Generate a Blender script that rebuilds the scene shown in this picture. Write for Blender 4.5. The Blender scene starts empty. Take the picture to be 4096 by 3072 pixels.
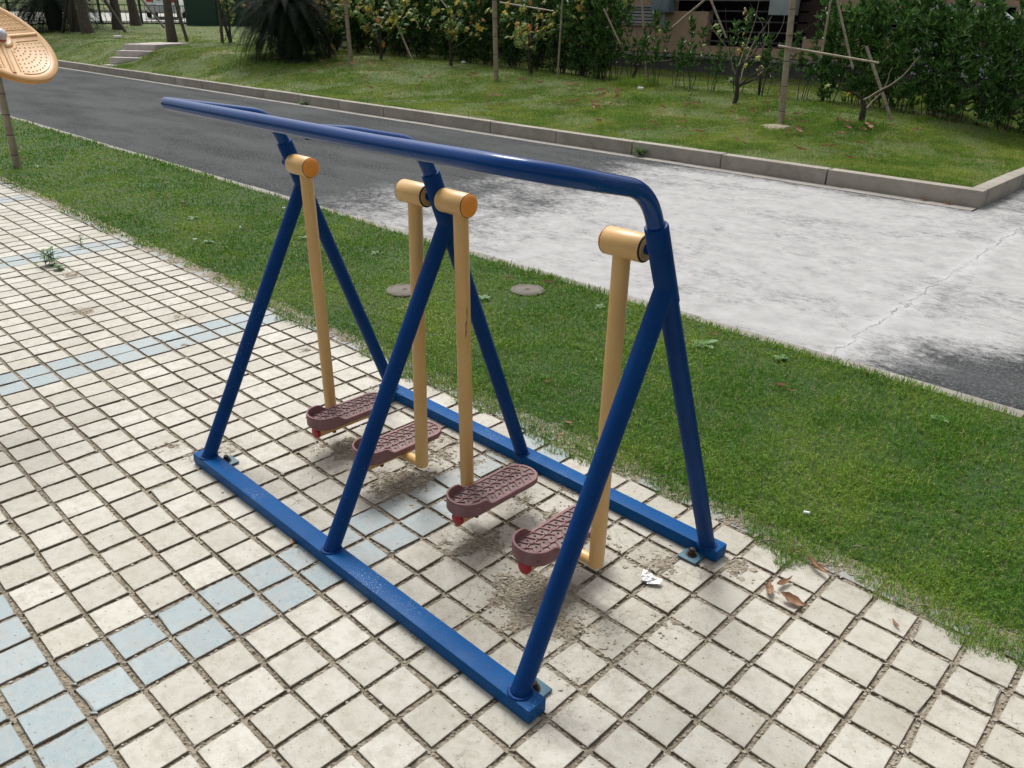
import bpy, bmesh, math, random
import numpy as np
from mathutils import Vector, Matrix, Euler
random.seed(7); np.random.seed(7)
RS = np.random.RandomState(11)
sc = bpy.context.scene
col = sc.collection
R = math.radians

# ------------------------------------------------------------------ camera
cd = bpy.data.cameras.new('camera'); cam = bpy.data.objects.new('camera', cd); col.objects.link(cam)
cd.sensor_width = 36; cd.lens = 36*3188.2/4096; cd.clip_start = .05; cd.clip_end = 600
CAM = np.array([1.17037, -1.26476, 1.83161])
cam.location = CAM; cam.rotation_euler = (1.135036, -0.016708, 0.771029)
sc.camera = cam
MW = np.array(cam.rotation_euler.to_matrix())

# ------------------------------------------------------------------ sky, sun, exposure (overcast)
SUN_EL, SUN_AZ = 58, 300       # azimuth clockwise from +Y
w = bpy.data.worlds.new("World"); sc.world = w; w.use_nodes = True
nt = w.node_tree; nt.nodes.clear()
o_ = nt.nodes.new('ShaderNodeOutputWorld'); b_ = nt.nodes.new('ShaderNodeBackground'); s_ = nt.nodes.new('ShaderNodeTexSky')
s_.sky_type = 'NISHITA'; s_.sun_disc = False; s_.sun_elevation = R(SUN_EL); s_.sun_rotation = R(SUN_AZ)
s_.air_density = 1.0; s_.dust_density = 6.0; s_.ozone_density = 1.0
h_ = nt.nodes.new('ShaderNodeHueSaturation'); h_.inputs['Saturation'].default_value = .22
nt.links.new(s_.outputs[0], h_.inputs['Color']); nt.links.new(h_.outputs[0], b_.inputs[0]); nt.links.new(b_.outputs[0], o_.inputs[0])
b_.inputs[1].default_value = .117
sd = bpy.data.lights.new('sun', 'SUN'); sd.energy = 1.7; sd.angle = R(20); sd.color = (1, .97, .93)
so = bpy.data.objects.new('sun', sd); col.objects.link(so)
az, el = R(SUN_AZ), R(SUN_EL)
sv = Vector((math.sin(az)*math.cos(el), math.cos(az)*math.cos(el), math.sin(el)))
so.rotation_euler = sv.to_track_quat('Z', 'Y').to_euler(); so.location = (0, 0, 20)
sc.view_settings.view_transform = 'Standard'; sc.view_settings.look = 'None'
sc.view_settings.exposure = 0.42; sc.view_settings.gamma = 1

# ------------------------------------------------------------------ where things stand
def ray(x, y):
    v = MW @ np.array([(x-2048)/3188.2, -(y-1536)/3188.2, -1.]); return v/np.linalg.norm(v)
def at(x, y, z=0.):
    v = ray(x, y); return CAM + v*(z-CAM[2])/v[2]
def onY(x, y, Y):
    v = ray(x, y); return CAM + v*(Y-CAM[1])/v[1]
def sst(a, b, x):
    t = np.clip((np.asarray(x, float)-a)/(b-a), 0, 1); return t*t*(3-2*t)
def hsh(ix, iy, s=0):
    n = (ix.astype(np.int64)*374761393 + iy.astype(np.int64)*668265263 + s*974634777) & 0x7fffffff
    n = ((n ^ (n >> 13))*1274126177) & 0x7fffffff
    return ((n ^ (n >> 16)) & 0xffff)/65535.
def vn(x, y, s=0):
    x = np.asarray(x, float); y = np.asarray(y, float)
    ix, iy = np.floor(x), np.floor(y); fx, fy = x-ix, y-iy
    fx = fx*fx*(3-2*fx); fy = fy*fy*(3-2*fy)
    return (hsh(ix, iy, s)*(1-fx)+hsh(ix+1, iy, s)*fx)*(1-fy) + (hsh(ix, iy+1, s)*(1-fx)+hsh(ix+1, iy+1, s)*fx)*fy
def fbm(x, y, s=0, o=4):
    r = 0; a = .5
    for k in range(o): r = r+a*vn(x*2**k, y*2**k, s+k); a *= .5
    return r/(1-.5**o)
def voro(x, y, s=0, jit=.9):
    """distance to the edge of the nearest jittered cell, and a random per cell"""
    x = np.asarray(x, float); y = np.asarray(y, float)
    ix, iy = np.floor(x), np.floor(y)
    d1 = np.full(x.shape, 9.); d2 = np.full(x.shape, 9.); c = np.zeros(x.shape)
    for dx in (-1, 0, 1):
        for dy in (-1, 0, 1):
            px = ix+dx+.5+jit*(hsh(ix+dx, iy+dy, s)-.5); py = iy+dy+.5+jit*(hsh(ix+dx, iy+dy, s+9)-.5)
            d = np.hypot(x-px, y-py); m = d < d1
            d2 = np.where(m, d1, np.minimum(d2, d)); c = np.where(m, hsh(ix+dx, iy+dy, s+5), c); d1 = np.where(m, d, d1)
    return d2-d1, c
def gz(X, Y):
    """height of the grassy bank on the far side of the road"""
    X = np.asarray(X, float); Y = np.asarray(Y, float)
    L = sst(12, 22, -X); z = .165 + (.36-.2*L)*sst(8.7, 13.5, Y) + .42*L*sst(8.7, 10.6, Y) + .28*sst(30, 46, -X)*sst(8.9, 14, Y)
    z = z + .35*sst(46, 60, -X) + 6.0*sst(60, 95, -X)
    z = z + (fbm(X*.45, Y*.45, 3)-.5)*.12*sst(8.8, 10.2, Y)*sst(-45, -38, X)
    return .165 + (z-.165)*sst(0, 2.2, -1.2-.15-X)
def hit(x, y):
    """a point of the picture carried onto the bank"""
    v = ray(x, y); t0, t1 = 4., 120.
    ts = np.linspace(t0, t1, 1500); P = CAM[None]+ts[:, None]*v[None]
    d = P[:, 2]-gz(P[:, 0], P[:, 1]); k = np.argmax((d < 0) & (P[:, 1] > 8.7))
    return P[k]

# ------------------------------------------------------------------ mesh helpers
def tag(o, label=None, cat=None, group=None, kind=None):
    if label: o['label'] = label
    if cat: o['category'] = cat
    if group: o['group'] = group
    if kind: o['kind'] = kind
    return o
def empty(name, loc=(0, 0, 0), rz=0):
    o = bpy.data.objects.new(name, None); o.empty_display_size = .1; o.location = loc; o.rotation_euler = (0, 0, rz); col.objects.link(o); return o
class MB:
    def __init__(s): s.v = []; s.f = []; s.m = []
    def add(s, vs, fs, mi=0):
        b = len(s.v); s.v += [tuple(map(float, q)) for q in vs]; s.f += [[i+b for i in f] for f in fs]; s.m += [mi]*len(fs); return s
    def tube(s, path, rad, seg=14, cap=True, mi=0, sq=None):
        P = [Vector(p) for p in path]; n = len(P)
        if not hasattr(rad, '__len__'): rad = [rad]*n
        T = []
        for i in range(n):
            a = P[max(0, i-1)]; b = P[min(n-1, i+1)]; T.append((b-a).normalized())
        u = T[0].orthogonal().normalized(); vs = []
        for i in range(n):
            u = (u - T[i]*u.dot(T[i])).normalized(); w_ = T[i].cross(u)
            for k in range(seg):
                a = 2*math.pi*k/seg; vs.append(P[i]+(u*math.cos(a)+w_*math.sin(a))*rad[i])
        fs = [[i*seg+k, i*seg+(k+1) % seg, (i+1)*seg+(k+1) % seg, (i+1)*seg+k] for i in range(n-1) for k in range(seg)]
        if cap: fs += [list(range(seg))[::-1], list(range((n-1)*seg, n*seg))]
        return s.add(vs, fs, mi)
    def box(s, x0, x1, y0, y1, z0, z1, bev=0, mi=0, rot=None, org=(0, 0, 0)):
        bm = bmesh.new(); bmesh.ops.create_cube(bm, size=1)
        for q in bm.verts: q.co = Vector(((x0+x1)/2+q.co.x*(x1-x0), (y0+y1)/2+q.co.y*(y1-y0), (z0+z1)/2+q.co.z*(z1-z0)))
        if bev: bmesh.ops.bevel(bm, geom=bm.edges[:], offset=bev, segments=2, affect='EDGES', profile=.6)
        bm.verts.index_update()
        vs = [q.co.copy() for q in bm.verts]
        if rot is not None: vs = [rot @ q + Vector(org) for q in vs]
        s.add(vs, [[q.index for q in f.verts] for f in bm.faces], mi); bm.free(); return s
    def prism(s, poly, z0, z1, mi=0):
        n = len(poly); vs = [(x, y, z0) for x, y in poly]+[(x, y, z1) for x, y in poly]
        fs = [list(range(n))[::-1], list(range(n, 2*n))]+[[i, (i+1) % n, n+(i+1) % n, n+i] for i in range(n)]
        return s.add(vs, fs, mi)
    def ring(s, c, ax, r, rr, seg=20, mi=0, sub=6):
        c = Vector(c); ax = Vector(ax).normalized(); u = ax.orthogonal().normalized(); w_ = ax.cross(u); vs = []
        for k in range(seg):
            a = 2*math.pi*k/seg; d = u*math.cos(a)+w_*math.sin(a)
            for j in range(sub):
                b = 2*math.pi*j/sub; vs.append(c+d*(r+rr*math.cos(b))+ax*rr*math.sin(b))
        fs = [[k*sub+j, ((k+1) % seg)*sub+j, ((k+1) % seg)*sub+(j+1) % sub, k*sub+(j+1) % sub] for k in range(seg) for j in range(sub)]
        return s.add(vs, fs, mi)
    def build(s, name, mat, parent=None, smooth=True, ang=35):
        me = bpy.data.meshes.new(name); me.from_pydata(s.v, [], s.f)
        for m_ in (mat if isinstance(mat, (list, tuple)) else [mat]): me.materials.append(m_)
        if any(s.m): me.polygons.foreach_set('material_index', s.m)
        if smooth:
            me.polygons.foreach_set('use_smooth', [True]*len(me.polygons)); me.set_sharp_from_angle(angle=R(ang))
        else: me.polygons.foreach_set('use_smooth', [False]*len(me.polygons))
        o = bpy.data.objects.new(name, me); col.objects.link(o)
        if parent is not None: o.parent = parent
        return o
def npmesh(name, V, F, mat, parent=None, smooth=False, mi=None, attr=None):
    """big mesh from arrays; F is (n,k)"""
    me = bpy.data.meshes.new(name); k = F.shape[1]
    me.vertices.add(len(V)); me.vertices.foreach_set('co', np.ascontiguousarray(V, dtype=np.float32).ravel())
    me.loops.add(F.size); me.loops.foreach_set('vertex_index', np.ascontiguousarray(F, dtype=np.int32).ravel())
    me.polygons.add(len(F)); me.polygons.foreach_set('loop_start', np.arange(0, F.size, k, dtype=np.int32))
    try: me.polygons.foreach_set('loop_total', np.full(len(F), k, dtype=np.int32))
    except Exception: pass
    for m_ in (mat if isinstance(mat, (list, tuple)) else [mat]): me.materials.append(m_)
    if mi is not None: me.polygons.foreach_set('material_index', np.ascontiguousarray(mi, dtype=np.int32))
    me.polygons.foreach_set('use_smooth', np.full(len(F), bool(smooth)))
    if attr:
        for nm, dat in attr.items():
            a = me.attributes.new(nm, 'FLOAT', 'POINT'); a.data.foreach_set('value', np.ascontiguousarray(dat, dtype=np.float32))
    me.update(calc_edges=True)
    o = bpy.data.objects.new(name, me); col.objects.link(o)
    if parent is not None: o.parent = parent
    return o
def grid(name, xs, ys, zf, mat, smooth=True, attr=None):
    X, Y = np.meshgrid(xs, ys); Z = zf(X, Y); V = np.stack([X.ravel(), Y.ravel(), Z.ravel()], 1)
    nx, ny = len(xs), len(ys); i = np.arange(ny-1)[:, None]*nx+np.arange(nx-1)[None]
    F = np.stack([i, i+1, i+nx+1, i+nx], -1).reshape(-1, 4)
    return npmesh(name, V, F, mat, smooth=smooth, attr={k: f(X, Y).ravel() for k, f in attr.items()} if attr else None)

# ------------------------------------------------------------------ materials
class NT:
    def __init__(s, name):
        s.m = bpy.data.materials.new(name); s.m.use_nodes = True; s.t = s.m.node_tree
        s.b = s.t.nodes['Principled BSDF']
    def n(s, t, **k):
        q = s.t.nodes.new(t)
        for a, b in k.items():
            if a.startswith('i_'): q.inputs[int(a[2:]) if a[2:].isdigit() else a[2:].replace('_', ' ')].default_value = b
            else: setattr(q, a, b)
        return q
    def l(s, a, b): s.t.links.new(a, b)
    def coord(s, kind='Object', scale=None):
        c = s.n('ShaderNodeTexCoord').outputs[kind]
        if scale is not None:
            mp = s.n('ShaderNodeMapping'); mp.inputs['Scale'].default_value = scale; s.l(c, mp.inputs[0]); c = mp.outputs[0]
        return c
    def noise(s, sc_, det=4, rough=.55, co=None, dist=0, out='Fac'):
        q = s.n('ShaderNodeTexNoise'); q.inputs['Scale'].default_value = sc_; q.inputs['Detail'].default_value = det
        q.inputs['Roughness'].default_value = rough; q.inputs['Distortion'].default_value = dist
        s.l(co if co is not None else s.coord(), q.inputs['Vector']); return q.outputs[out]
    def ramp(s, fac, stops, interp='LINEAR'):
        q = s.n('ShaderNodeValToRGB'); cr = q.color_ramp; cr.interpolation = interp
        while len(cr.elements) < len(stops): cr.elements.new(.5)
        for e, (p, c) in zip(cr.elements, stops):
            e.position = p; e.color = (*c, 1) if hasattr(c, '__len__') else (c, c, c, 1)
        s.l(fac, q.inputs[0]); return q.outputs[0]
    def mix(s, fac, a, b, mode='MIX'):
        q = s.n('ShaderNodeMix', data_type='RGBA', blend_type=mode)
        for i, v in ((0, fac), (6, a), (7, b)):
            if hasattr(v, 'links'): s.l(v, q.inputs[i])
            else: q.inputs[i].default_value = (*v, 1) if hasattr(v, '__len__') else v
        return q.outputs[2]
    def math(s, op, a, b=0.):
        q = s.n('ShaderNodeMath', operation=op)
        for i, v in ((0, a), (1, b)):
            if hasattr(v, 'links'): s.l(v, q.inputs[i])
            else: q.inputs[i].default_value = v
        return q.outputs[0]
    def color(s, c):
        if hasattr(c, 'links'): s.l(c, s.b.inputs['Base Color'])
        else: s.b.inputs['Base Color'].default_value = (*c, 1)
    def rough(s, c):
        if hasattr(c, 'links'): s.l(c, s.b.inputs['Roughness'])
        else: s.b.inputs['Roughness'].default_value = c
    def bump(s, h, st=.3, dist=.01):
        q = s.n('ShaderNodeBump'); q.inputs['Strength'].default_value = st; q.inputs['Distance'].default_value = dist
        s.l(h, q.inputs['Height']); s.l(q.outputs[0], s.b.inputs['Normal'])
    def isl(s): return s.n('ShaderNodeNewGeometry').outputs['Random Per Island']
    def objrand(s): return s.n('ShaderNodeObjectInfo').outputs['Random']
def simple(name, c, r=.7, c2=None, sc_=20, bump=0, metal=0, bd=.004, spec=None):
    m = NT(name)
    nz = m.noise(sc_, 5, .6)
    c2 = c2 or tuple(q*.75 for q in c)
    m.color(m.mix(m.ramp(nz, [(.3, 0.), (.7, 1.)]), c, c2)); m.rough(r); m.b.inputs['Metallic'].default_value = metal
    if spec is not None: m.b.inputs['Specular IOR Level'].default_value = spec
    if bump: m.bump(m.noise(sc_*4, 5, .6), bump, bd)
    return m.m
def paint(name, c, c2, r=.3, speck=(.4, .45, .5), amt=.68, scuff=None, coat=.15, spec=.4, vary=.2, rust=False, scrape=False):
    m = NT(name); base = m.mix(m.ramp(m.noise(6, 4), [(.3, 0.), (.75, 1.)]), c, c2)
    sp = m.ramp(m.noise(260, 2, .5), [(amt, 0.), (amt+.04, 1.)]); area = m.ramp(m.noise(5, 3, .6), [(.52, 0.), (.66, 1.)])
    base = m.mix(m.math('MULTIPLY', m.math('MULTIPLY', sp, area), .55), base, speck)
    if scuff:
        co = m.coord('Object', (9, 9, 2.2)); sf = m.ramp(m.noise(9, 5, .7, co), [(.66, 0.), (.74, 1.)])
        base = m.mix(m.math('MULTIPLY', sf, .6), base, scuff)
    if rust or scrape: sp_ = m.n('ShaderNodeSeparateXYZ'); m.l(m.coord(), sp_.inputs[0])
    if rust:
        zz = m.n('ShaderNodeMapRange'); m.l(sp_.outputs[2], zz.inputs[0]); zz.inputs[1].default_value = .085; zz.inputs[2].default_value = .052
        rn = m.ramp(m.noise(70, 5, .7), [(.55, 0.), (.68, 1.)]); base = m.mix(m.math('MULTIPLY', m.math('MULTIPLY', zz.outputs[0], rn), .28), base, (.10, .075, .05))
        chip = m.ramp(m.noise(38, 6, .75), [(.74, 0.), (.755, 1.)]); base = m.mix(m.math('MULTIPLY', chip, .5), base, (.10, .13, .16))
        scr = m.ramp(m.noise(22, 3, .6, m.coord('Object', (2, 9, 1.2))), [(.72, 0.), (.735, .45)]); base = m.mix(scr, base, (.10, .17, .26))
    if scrape:
        a1 = m.math('SUBTRACT', 1., m.math('MULTIPLY', m.math('ABSOLUTE', m.math('SUBTRACT', m.math('ADD', sp_.outputs[1], m.math('MULTIPLY', m.math('SUBTRACT', sp_.outputs[2], .83), -.05)), .044)), 260.))
        a2 = m.math('SUBTRACT', 1., m.math('MULTIPLY', m.math('ABSOLUTE', m.math('SUBTRACT', sp_.outputs[2], .83)), 15.))
        st = m.ramp(m.noise(60, 4, .7, m.coord('Object', (1, 6, .7))), [(.42, 0.), (.52, 1.)])
        mk = m.math('MULTIPLY', m.math('MINIMUM', m.math('MAXIMUM', m.math('MULTIPLY', m.math('MAXIMUM', a1, 0.), m.math('MAXIMUM', a2, 0.)), 0.), 1.), st)
        mk = m.math('MINIMUM', m.math('MULTIPLY', mk, 3.5), 1.); base = m.mix(m.math('MULTIPLY', mk, .85), base, (.05, .025, .02))
    m.color(base); m.rough(m.ramp(m.noise(14, 5, .6), [(.3, r), (.8, r+vary)])); m.bump(m.noise(90, 3), .05, .002)
    m.b.inputs['Specular IOR Level'].default_value = spec; m.b.inputs['Coat Weight'].default_value = coat; m.b.inputs['Coat Roughness'].default_value = .18
    return m.m
M = {}
M['blue'] = paint('blue_paint', (.0003, .030, .135), (.0006, .040, .17), .36, coat=0, spec=.12, rust=True)
M['bar_blue'] = paint('handrail_blue_paint', (.0003, .040, .18), (.0006, .048, .21), .14, coat=0, spec=.26, vary=.04)
M['rail_blue'] = paint('rail_blue_paint', (.0003, .062, .215), (.001, .078, .25), .38, amt=.62, coat=0, spec=.10, rust=True)
M['plate_blue'] = paint('worn_teal_paint', (.02, .10, .17), (.07, .14, .15), .5, speck=(.25, .16, .08), amt=.5)
for k_, s_c in (('cream', False), ('cream_scraped', True)): M[k_] = paint(k_+'_yellow_paint', (.62, .37, .13), (.68, .425, .17), .34, speck=(.1, .05, .03), amt=.72, scuff=(.36, .21, .09), scrape=s_c)
M['orange'] = simple('orange_plastic_cap', (.86, .31, .035), .35, (.74, .25, .03), 30)
M['red'] = simple('red_plastic_cap', (.45, .012, .03), .45, (.3, .01, .02), 30)
M['rust'] = simple('rusty_steel', (.05, .025, .018), .75, (.018, .012, .012), 60, .4)
M['black'] = simple('black_rubber', (.012, .012, .012), .7)
m = NT('mauve_plastic'); m.color(m.mix(m.ramp(m.noise(25, 5), [(.3, 0.), (.75, 1.)]), (.18, .075, .08), (.25, .135, .135))); m.rough(.62); m.bump(m.noise(200, 3), .1, .002); M['mauve'] = m.m
m = NT('dusty_recess'); m.color(m.mix(m.ramp(m.noise(60, 5), [(.35, 0.), (.65, 1.)]), (.175, .115, .11), (.26, .205, .185))); m.rough(.9); m.bump(m.noise(300, 3), .3, .003); M['recess'] = m.m

def tilemat(name, a, b, dirt):
    m = NT(name); co = m.coord()
    base = m.mix(m.isl(), a, b)
    base = m.mix(m.ramp(m.noise(420, 3, .6, co), [(.35, 0.), (.62, 1.)]), m.mix(1., base, (.86, .86, .86), 'MULTIPLY'), base)
    base = m.mix(m.math('MULTIPLY', m.ramp(m.noise(17, 8, .75, co), [(.46, 0.), (.68, 1.)]), .75), base, dirt)
    at_ = m.n('ShaderNodeAttribute', attribute_name='soil'); base = m.mix(m.math('MINIMUM', m.math('MULTIPLY', at_.outputs['Fac'], m.ramp(m.noise(30, 7, .75, co), [(.38, .35), (.62, 1.25)])), .95), base, (.235, .205, .155))
    ed_ = m.n('ShaderNodeAttribute', attribute_name='rimd'); base = m.mix(m.math('MULTIPLY', m.math('POWER', ed_.outputs['Fac'], 5.), m.ramp(m.noise(40, 6, .7, co), [(.42, 0.), (.6, .9)])), base, (.25, .215, .16))
    base = m.mix(m.math('MULTIPLY', m.ramp(m.noise(2.2, 5, .6, co), [(.45, 0.), (.7, 1.)]), .35), base, dirt)
    vo = m.n('ShaderNodeTexVoronoi', feature='DISTANCE_TO_EDGE'); vo.inputs['Scale'].default_value = 21; wv = m.n('ShaderNodeVectorMath', operation='ADD'); m.l(co, wv.inputs[0])
    ws = m.n('ShaderNodeVectorMath', operation='SCALE'); m.l(m.noise(26, 4, .7, co, out='Color'), ws.inputs[0]); ws.inputs['Scale'].default_value = .05; m.l(ws.outputs[0], wv.inputs[1]); m.l(wv.outputs[0], vo.inputs['Vector'])
    ck = m.math('MULTIPLY', m.ramp(vo.outputs[0], [(.008, 1.), (.032, 0.)]), m.math('MINIMUM', m.math('ADD', m.math('MULTIPLY', at_.outputs['Fac'], 1.6), m.ramp(m.noise(1.7, 3, .6, co), [(.60, 0.), (.66, .8)])), 1.))
    base = m.mix(m.math('MULTIPLY', m.math('MULTIPLY', ck, m.ramp(m.noise(9, 4, .6, co), [(.42, 0.), (.52, 1.)])), .85), base, (.075, .06, .045))
    base = m.mix(m.ramp(m.noise(150, 3, .6, co), [(.655, 0.), (.69, .75)]), base, (.16, .14, .11))
    base = m.mix(m.ramp(m.noise(70, 3, .5, co), [(.665, 0.), (.70, .8)]), base, (.15, .125, .095))
    m.color(base); m.rough(m.ramp(m.noise(40, 4, .6, co), [(.3, .45), (.7, .75)])); m.bump(m.noise(380, 4, .6, co), .28, .0018)
    return m.m
M['tile'] = tilemat('white_tile', (.425, .408, .348), (.55, .53, .465), (.31, .28, .215))
M['tileb'] = tilemat('pale_blue_tile', (.275, .345, .365), (.34, .405, .42), (.33, .33, .30))
M['tile_side'] = simple('shaded_tile_side', (.21, .175, .13), .95, (.11, .09, .065), 60)  # shade of the joints painted into the side faces, in a soil brown
m = NT('joint_dirt'); co = m.coord()
c = m.ramp(m.noise(55, 6, .7, co), [(.25, (.13, .108, .078)), (.5, (.31, .27, .205)), (.75, (.42, .375, .30))])
c = m.mix(m.ramp(m.noise(3, 4, .6, co), [(.4, 0.), (.7, .6)]), c, (.24, .20, .14))
m.color(c); m.rough(.95); m.bump(m.noise(260, 6, .7, co), .7, .004); M['dirt'] = m.m
m = NT('mud_flake'); m.color(m.ramp(m.isl(), [(0, (.25, .215, .165)), (.5, (.34, .30, .235)), (1, (.43, .39, .32))])); m.rough(.95); m.bump(m.noise(300, 5, .7), .5, .003); M['flake'] = m.m

m = NT('asphalt'); co = m.coord()
ag = m.noise(55, 8, .85, co); base = m.ramp(ag, [(.40, (.006, .007, .0075)), (.49, (.030, .033, .034)), (.56, (.088, .094, .096)), (.64, (.26, .265, .265))])
base = m.mix(m.ramp(m.noise(1.1, 5, .6, m.coord('Object', (.35, 1.2, 1))), [(.38, 0.), (.62, .6)]), base, (.10, .106, .108))
sx = m.n('ShaderNodeSeparateXYZ'); m.l(co, sx.inputs[0]); X, Y = sx.outputs[0], sx.outputs[1]
wn = m.math('MULTIPLY', m.math('SUBTRACT', m.noise(.42, 5, .62, co, .3), .5), 5.5)
def mr(v, a, b, c_=0., d=1.):
    q = m.n('ShaderNodeMapRange'); q.clamp = True
    for i, z in enumerate((v, a, b, c_, d)):
        if hasattr(z, 'links'): m.l(z, q.inputs[i])
        else: q.inputs[i].default_value = z
    return q.outputs[0]
# cement powder lies between the middle of the machine and the junction
xm_ = m.math('ADD', X, wn)
f1 = mr(xm_, -6.5, -3.6); f2 = mr(m.math('ADD', m.math('SUBTRACT', X, m.math('MULTIPLY', Y, .69)), m.math('MULTIPLY', wn, .28)), -2.15, -3.1)
fy = mr(m.math('ADD', Y, m.math('MULTIPLY', wn, .12)), 8.75, 7.9)
gr = m.noise(17, 10, .9, m.coord('Object', (.8, 1.1, 1))); gr2 = m.noise(1.1, 8, .78, m.coord('Object', (.6, 1.0, 1)), .15)
cov = m.math('MULTIPLY', m.math('MULTIPLY', f1, f2), fy)
side = m.math('MULTIPLY', mr(Y, 7.6, 8.6), mr(X, -2.2, -1.2))
cov = m.math('MAXIMUM', cov, m.math('MULTIPLY', side, .62))
th = m.math('SUBTRACT', m.math('ADD', m.math('MULTIPLY', cov, .66), m.math('ADD', m.math('MULTIPLY', gr2, 1.7), m.math('MULTIPLY', gr, 2.2))), 2.16)
pw = mr(th, -.10, .38)
pw = m.math('MULTIPLY', pw, m.math('MINIMUM', m.math('MULTIPLY', cov, 3.), 1.))
pcol = m.ramp(m.noise(5, 6, .7, co), [(.3, (.34, .34, .335)), (.7, (.48, .48, .475))])
c = m.mix(m.math('MULTIPLY', pw, .94), base, pcol)
# a crack across the road from the near edging towards the junction
A_, B_ = at(3340, 1400), at(4140, 870); dx_, dy_ = B_[0]-A_[0], B_[1]-A_[1]; L_ = math.hypot(dx_, dy_); nx_, ny_ = -dy_/L_, dx_/L_; c0 = -(nx_*A_[0]+ny_*A_[1])
dist_ = m.math('ADD', m.math('ADD', m.math('MULTIPLY', X, nx_), m.math('MULTIPLY', Y, ny_)), c0)
dist_ = m.math('ABSOLUTE', m.math('ADD', dist_, m.math('MULTIPLY', m.math('SUBTRACT', m.noise(5, 6, .75, co), .5), .22)))
c = m.mix(m.math('MULTIPLY', mr(dist_, .10, .02), m.ramp(m.noise(9, 5, .7, co), [(.4, .15), (.6, .55)])), c, (.55, .55, .55))
c = m.mix(m.math('MULTIPLY', mr(dist_, .010, .002), m.ramp(m.noise(9, 4, .7, co), [(.40, .0), (.55, .8)])), c, (.10, .10, .10))
m.color(c); m.rough(.95); m.b.inputs['Specular IOR Level'].default_value = .12; m.bump(ag, .5, .006); M['asphalt'] = m.m

def concrete(name, a, b, sc_=3, grime=(.095, .085, .065)):
    m = NT(name); co = m.coord()
    c = m.mix(m.ramp(m.noise(sc_, 6, .65, co), [(.3, 0.), (.7, 1.)]), a, b)
    c = m.mix(m.ramp(m.noise(9, 6, .7, co), [(.52, 0.), (.8, .55)]), c, grime)
    c = m.mix(m.ramp(m.noise(160, 3, .6, co), [(.3, .35), (.5, 0.)]), c, grime)
    c = m.mix(m.math('MULTIPLY', m.isl(), .25), c, b)
    m.color(c); m.rough(.9); m.bump(m.noise(120, 5, .7, co), .35, .004); return m.m
M['kerb'] = concrete('kerb_concrete', (.40, .37, .315), (.27, .245, .205))
M['gutter'] = concrete('gutter_concrete', (.33, .31, .28), (.25, .235, .21))
M['edge'] = concrete('edge_concrete', (.33, .31, .275), (.22, .20, .175), 6)
M['step'] = concrete('step_stone', (.62, .58, .54), (.46, .40, .37), 6, (.25, .2, .18))
M['stone'] = concrete('stepping_concrete', (.19, .17, .145), (.13, .115, .095), 12)

def soil(name, g1, g2, brown, yel):
    m = NT(name); co = m.coord()
    c = m.mix(m.ramp(m.noise(3.2, 6, .7, co), [(.35, 0.), (.65, 1.)]), g1, g2)
    c = m.mix(m.ramp(m.noise(.9, 5, .6, co), [(.5, 0.), (.68, .6)]), c, yel)
    c = m.mix(m.ramp(m.noise(14, 6, .75, co), [(.52, 0.), (.72, .75)]), c, brown)
    m.color(c); m.rough(.95); m.bump(m.noise(60, 6, .75, co), .8, .02); return m.m
M['lawn'] = soil('lawn_soil', (.032, .075, .014), (.05, .10, .02), (.075, .062, .032), (.10, .12, .035))
M['bank'] = soil('bank_soil', (.055, .10, .018), (.085, .12, .026), (.17, .115, .065), (.22, .19, .08))
M['ground'] = simple('ground_soil', (.05, .07, .025), .95, (.03, .05, .018), 2)
def grassmat(name, a, b, c_, dry, yamt=.5):
    m = NT(name); co = m.coord(); r = m.isl()
    base = m.mix(m.ramp(m.noise(.85, 5, .65, co), [(.45, 0.), (.60, 1.)]), m.mix(r, a, b), m.mix(r, b, c_))
    base = m.mix(m.ramp(m.noise(2.6, 4, .6, co), [(.55, 0.), (.72, yamt)]), base, c_)
    rr = m.math('FRACT', m.math('MULTIPLY', r, 37.13))
    base = m.mix(m.ramp(rr, [(.90, 0.), (.93, 1.)]), base, dry)
    m.color(base); m.rough(.55); m.b.inputs['Specular IOR Level'].default_value = .25
    tr = m.n('ShaderNodeBsdfTranslucent'); m.l(base, tr.inputs[0]); mx = m.n('ShaderNodeMixShader'); mx.inputs[0].default_value = .28
    out = m.t.nodes['Material Output']; m.l(m.b.outputs[0], mx.inputs[1]); m.l(tr.outputs[0], mx.inputs[2]); m.l(mx.outputs[0], out.inputs[0])
    return m.m
M['grass'] = grassmat('grass_blades', (.058, .165, .011), (.125, .28, .022), (.29, .39, .05), (.36, .33, .13), .45)
M['grass_far'] = grassmat('bank_grass', (.085, .20, .015), (.18, .31, .03), (.38, .42, .09), (.40, .32, .15), .8)
def leafmat(name, stops, r=.5, tl=.2, spec=.4):
    m = NT(name); c = m.ramp(m.isl(), stops); m.color(c); m.rough(r); m.b.inputs['Specular IOR Level'].default_value = spec
    tr = m.n('ShaderNodeBsdfTranslucent'); m.l(c, tr.inputs[0]); mx = m.n('ShaderNodeMixShader'); mx.inputs[0].default_value = tl
    out = m.t.nodes['Material Output']; m.l(m.b.outputs[0], mx.inputs[1]); m.l(tr.outputs[0], mx.inputs[2]); m.l(mx.outputs[0], out.inputs[0]); return m.m
M['hedge'] = leafmat('hedge_leaf', [(0, (.025, .075, .018)), (.6, (.06, .155, .035)), (1, (.15, .27, .06))], .38)
M['cycad'] = leafmat('cycad_leaf', [(0, (.004, .010, .005)), (1, (.012, .028, .010))], .6, .03, .15)
M['vine'] = leafmat('autumn_leaf', [(0, (.06, .14, .04)), (.45, (.13, .22, .05)), (.72, (.30, .34, .07)), (.90, (.50, .38, .07)), (.97, (.48, .20, .05)), (1, (.25, .07, .03))], .6, .35)
M['weed'] = leafmat('weed_leaf', [(0, (.06, .16, .04)), (1, (.16, .27, .09))], .55)
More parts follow.
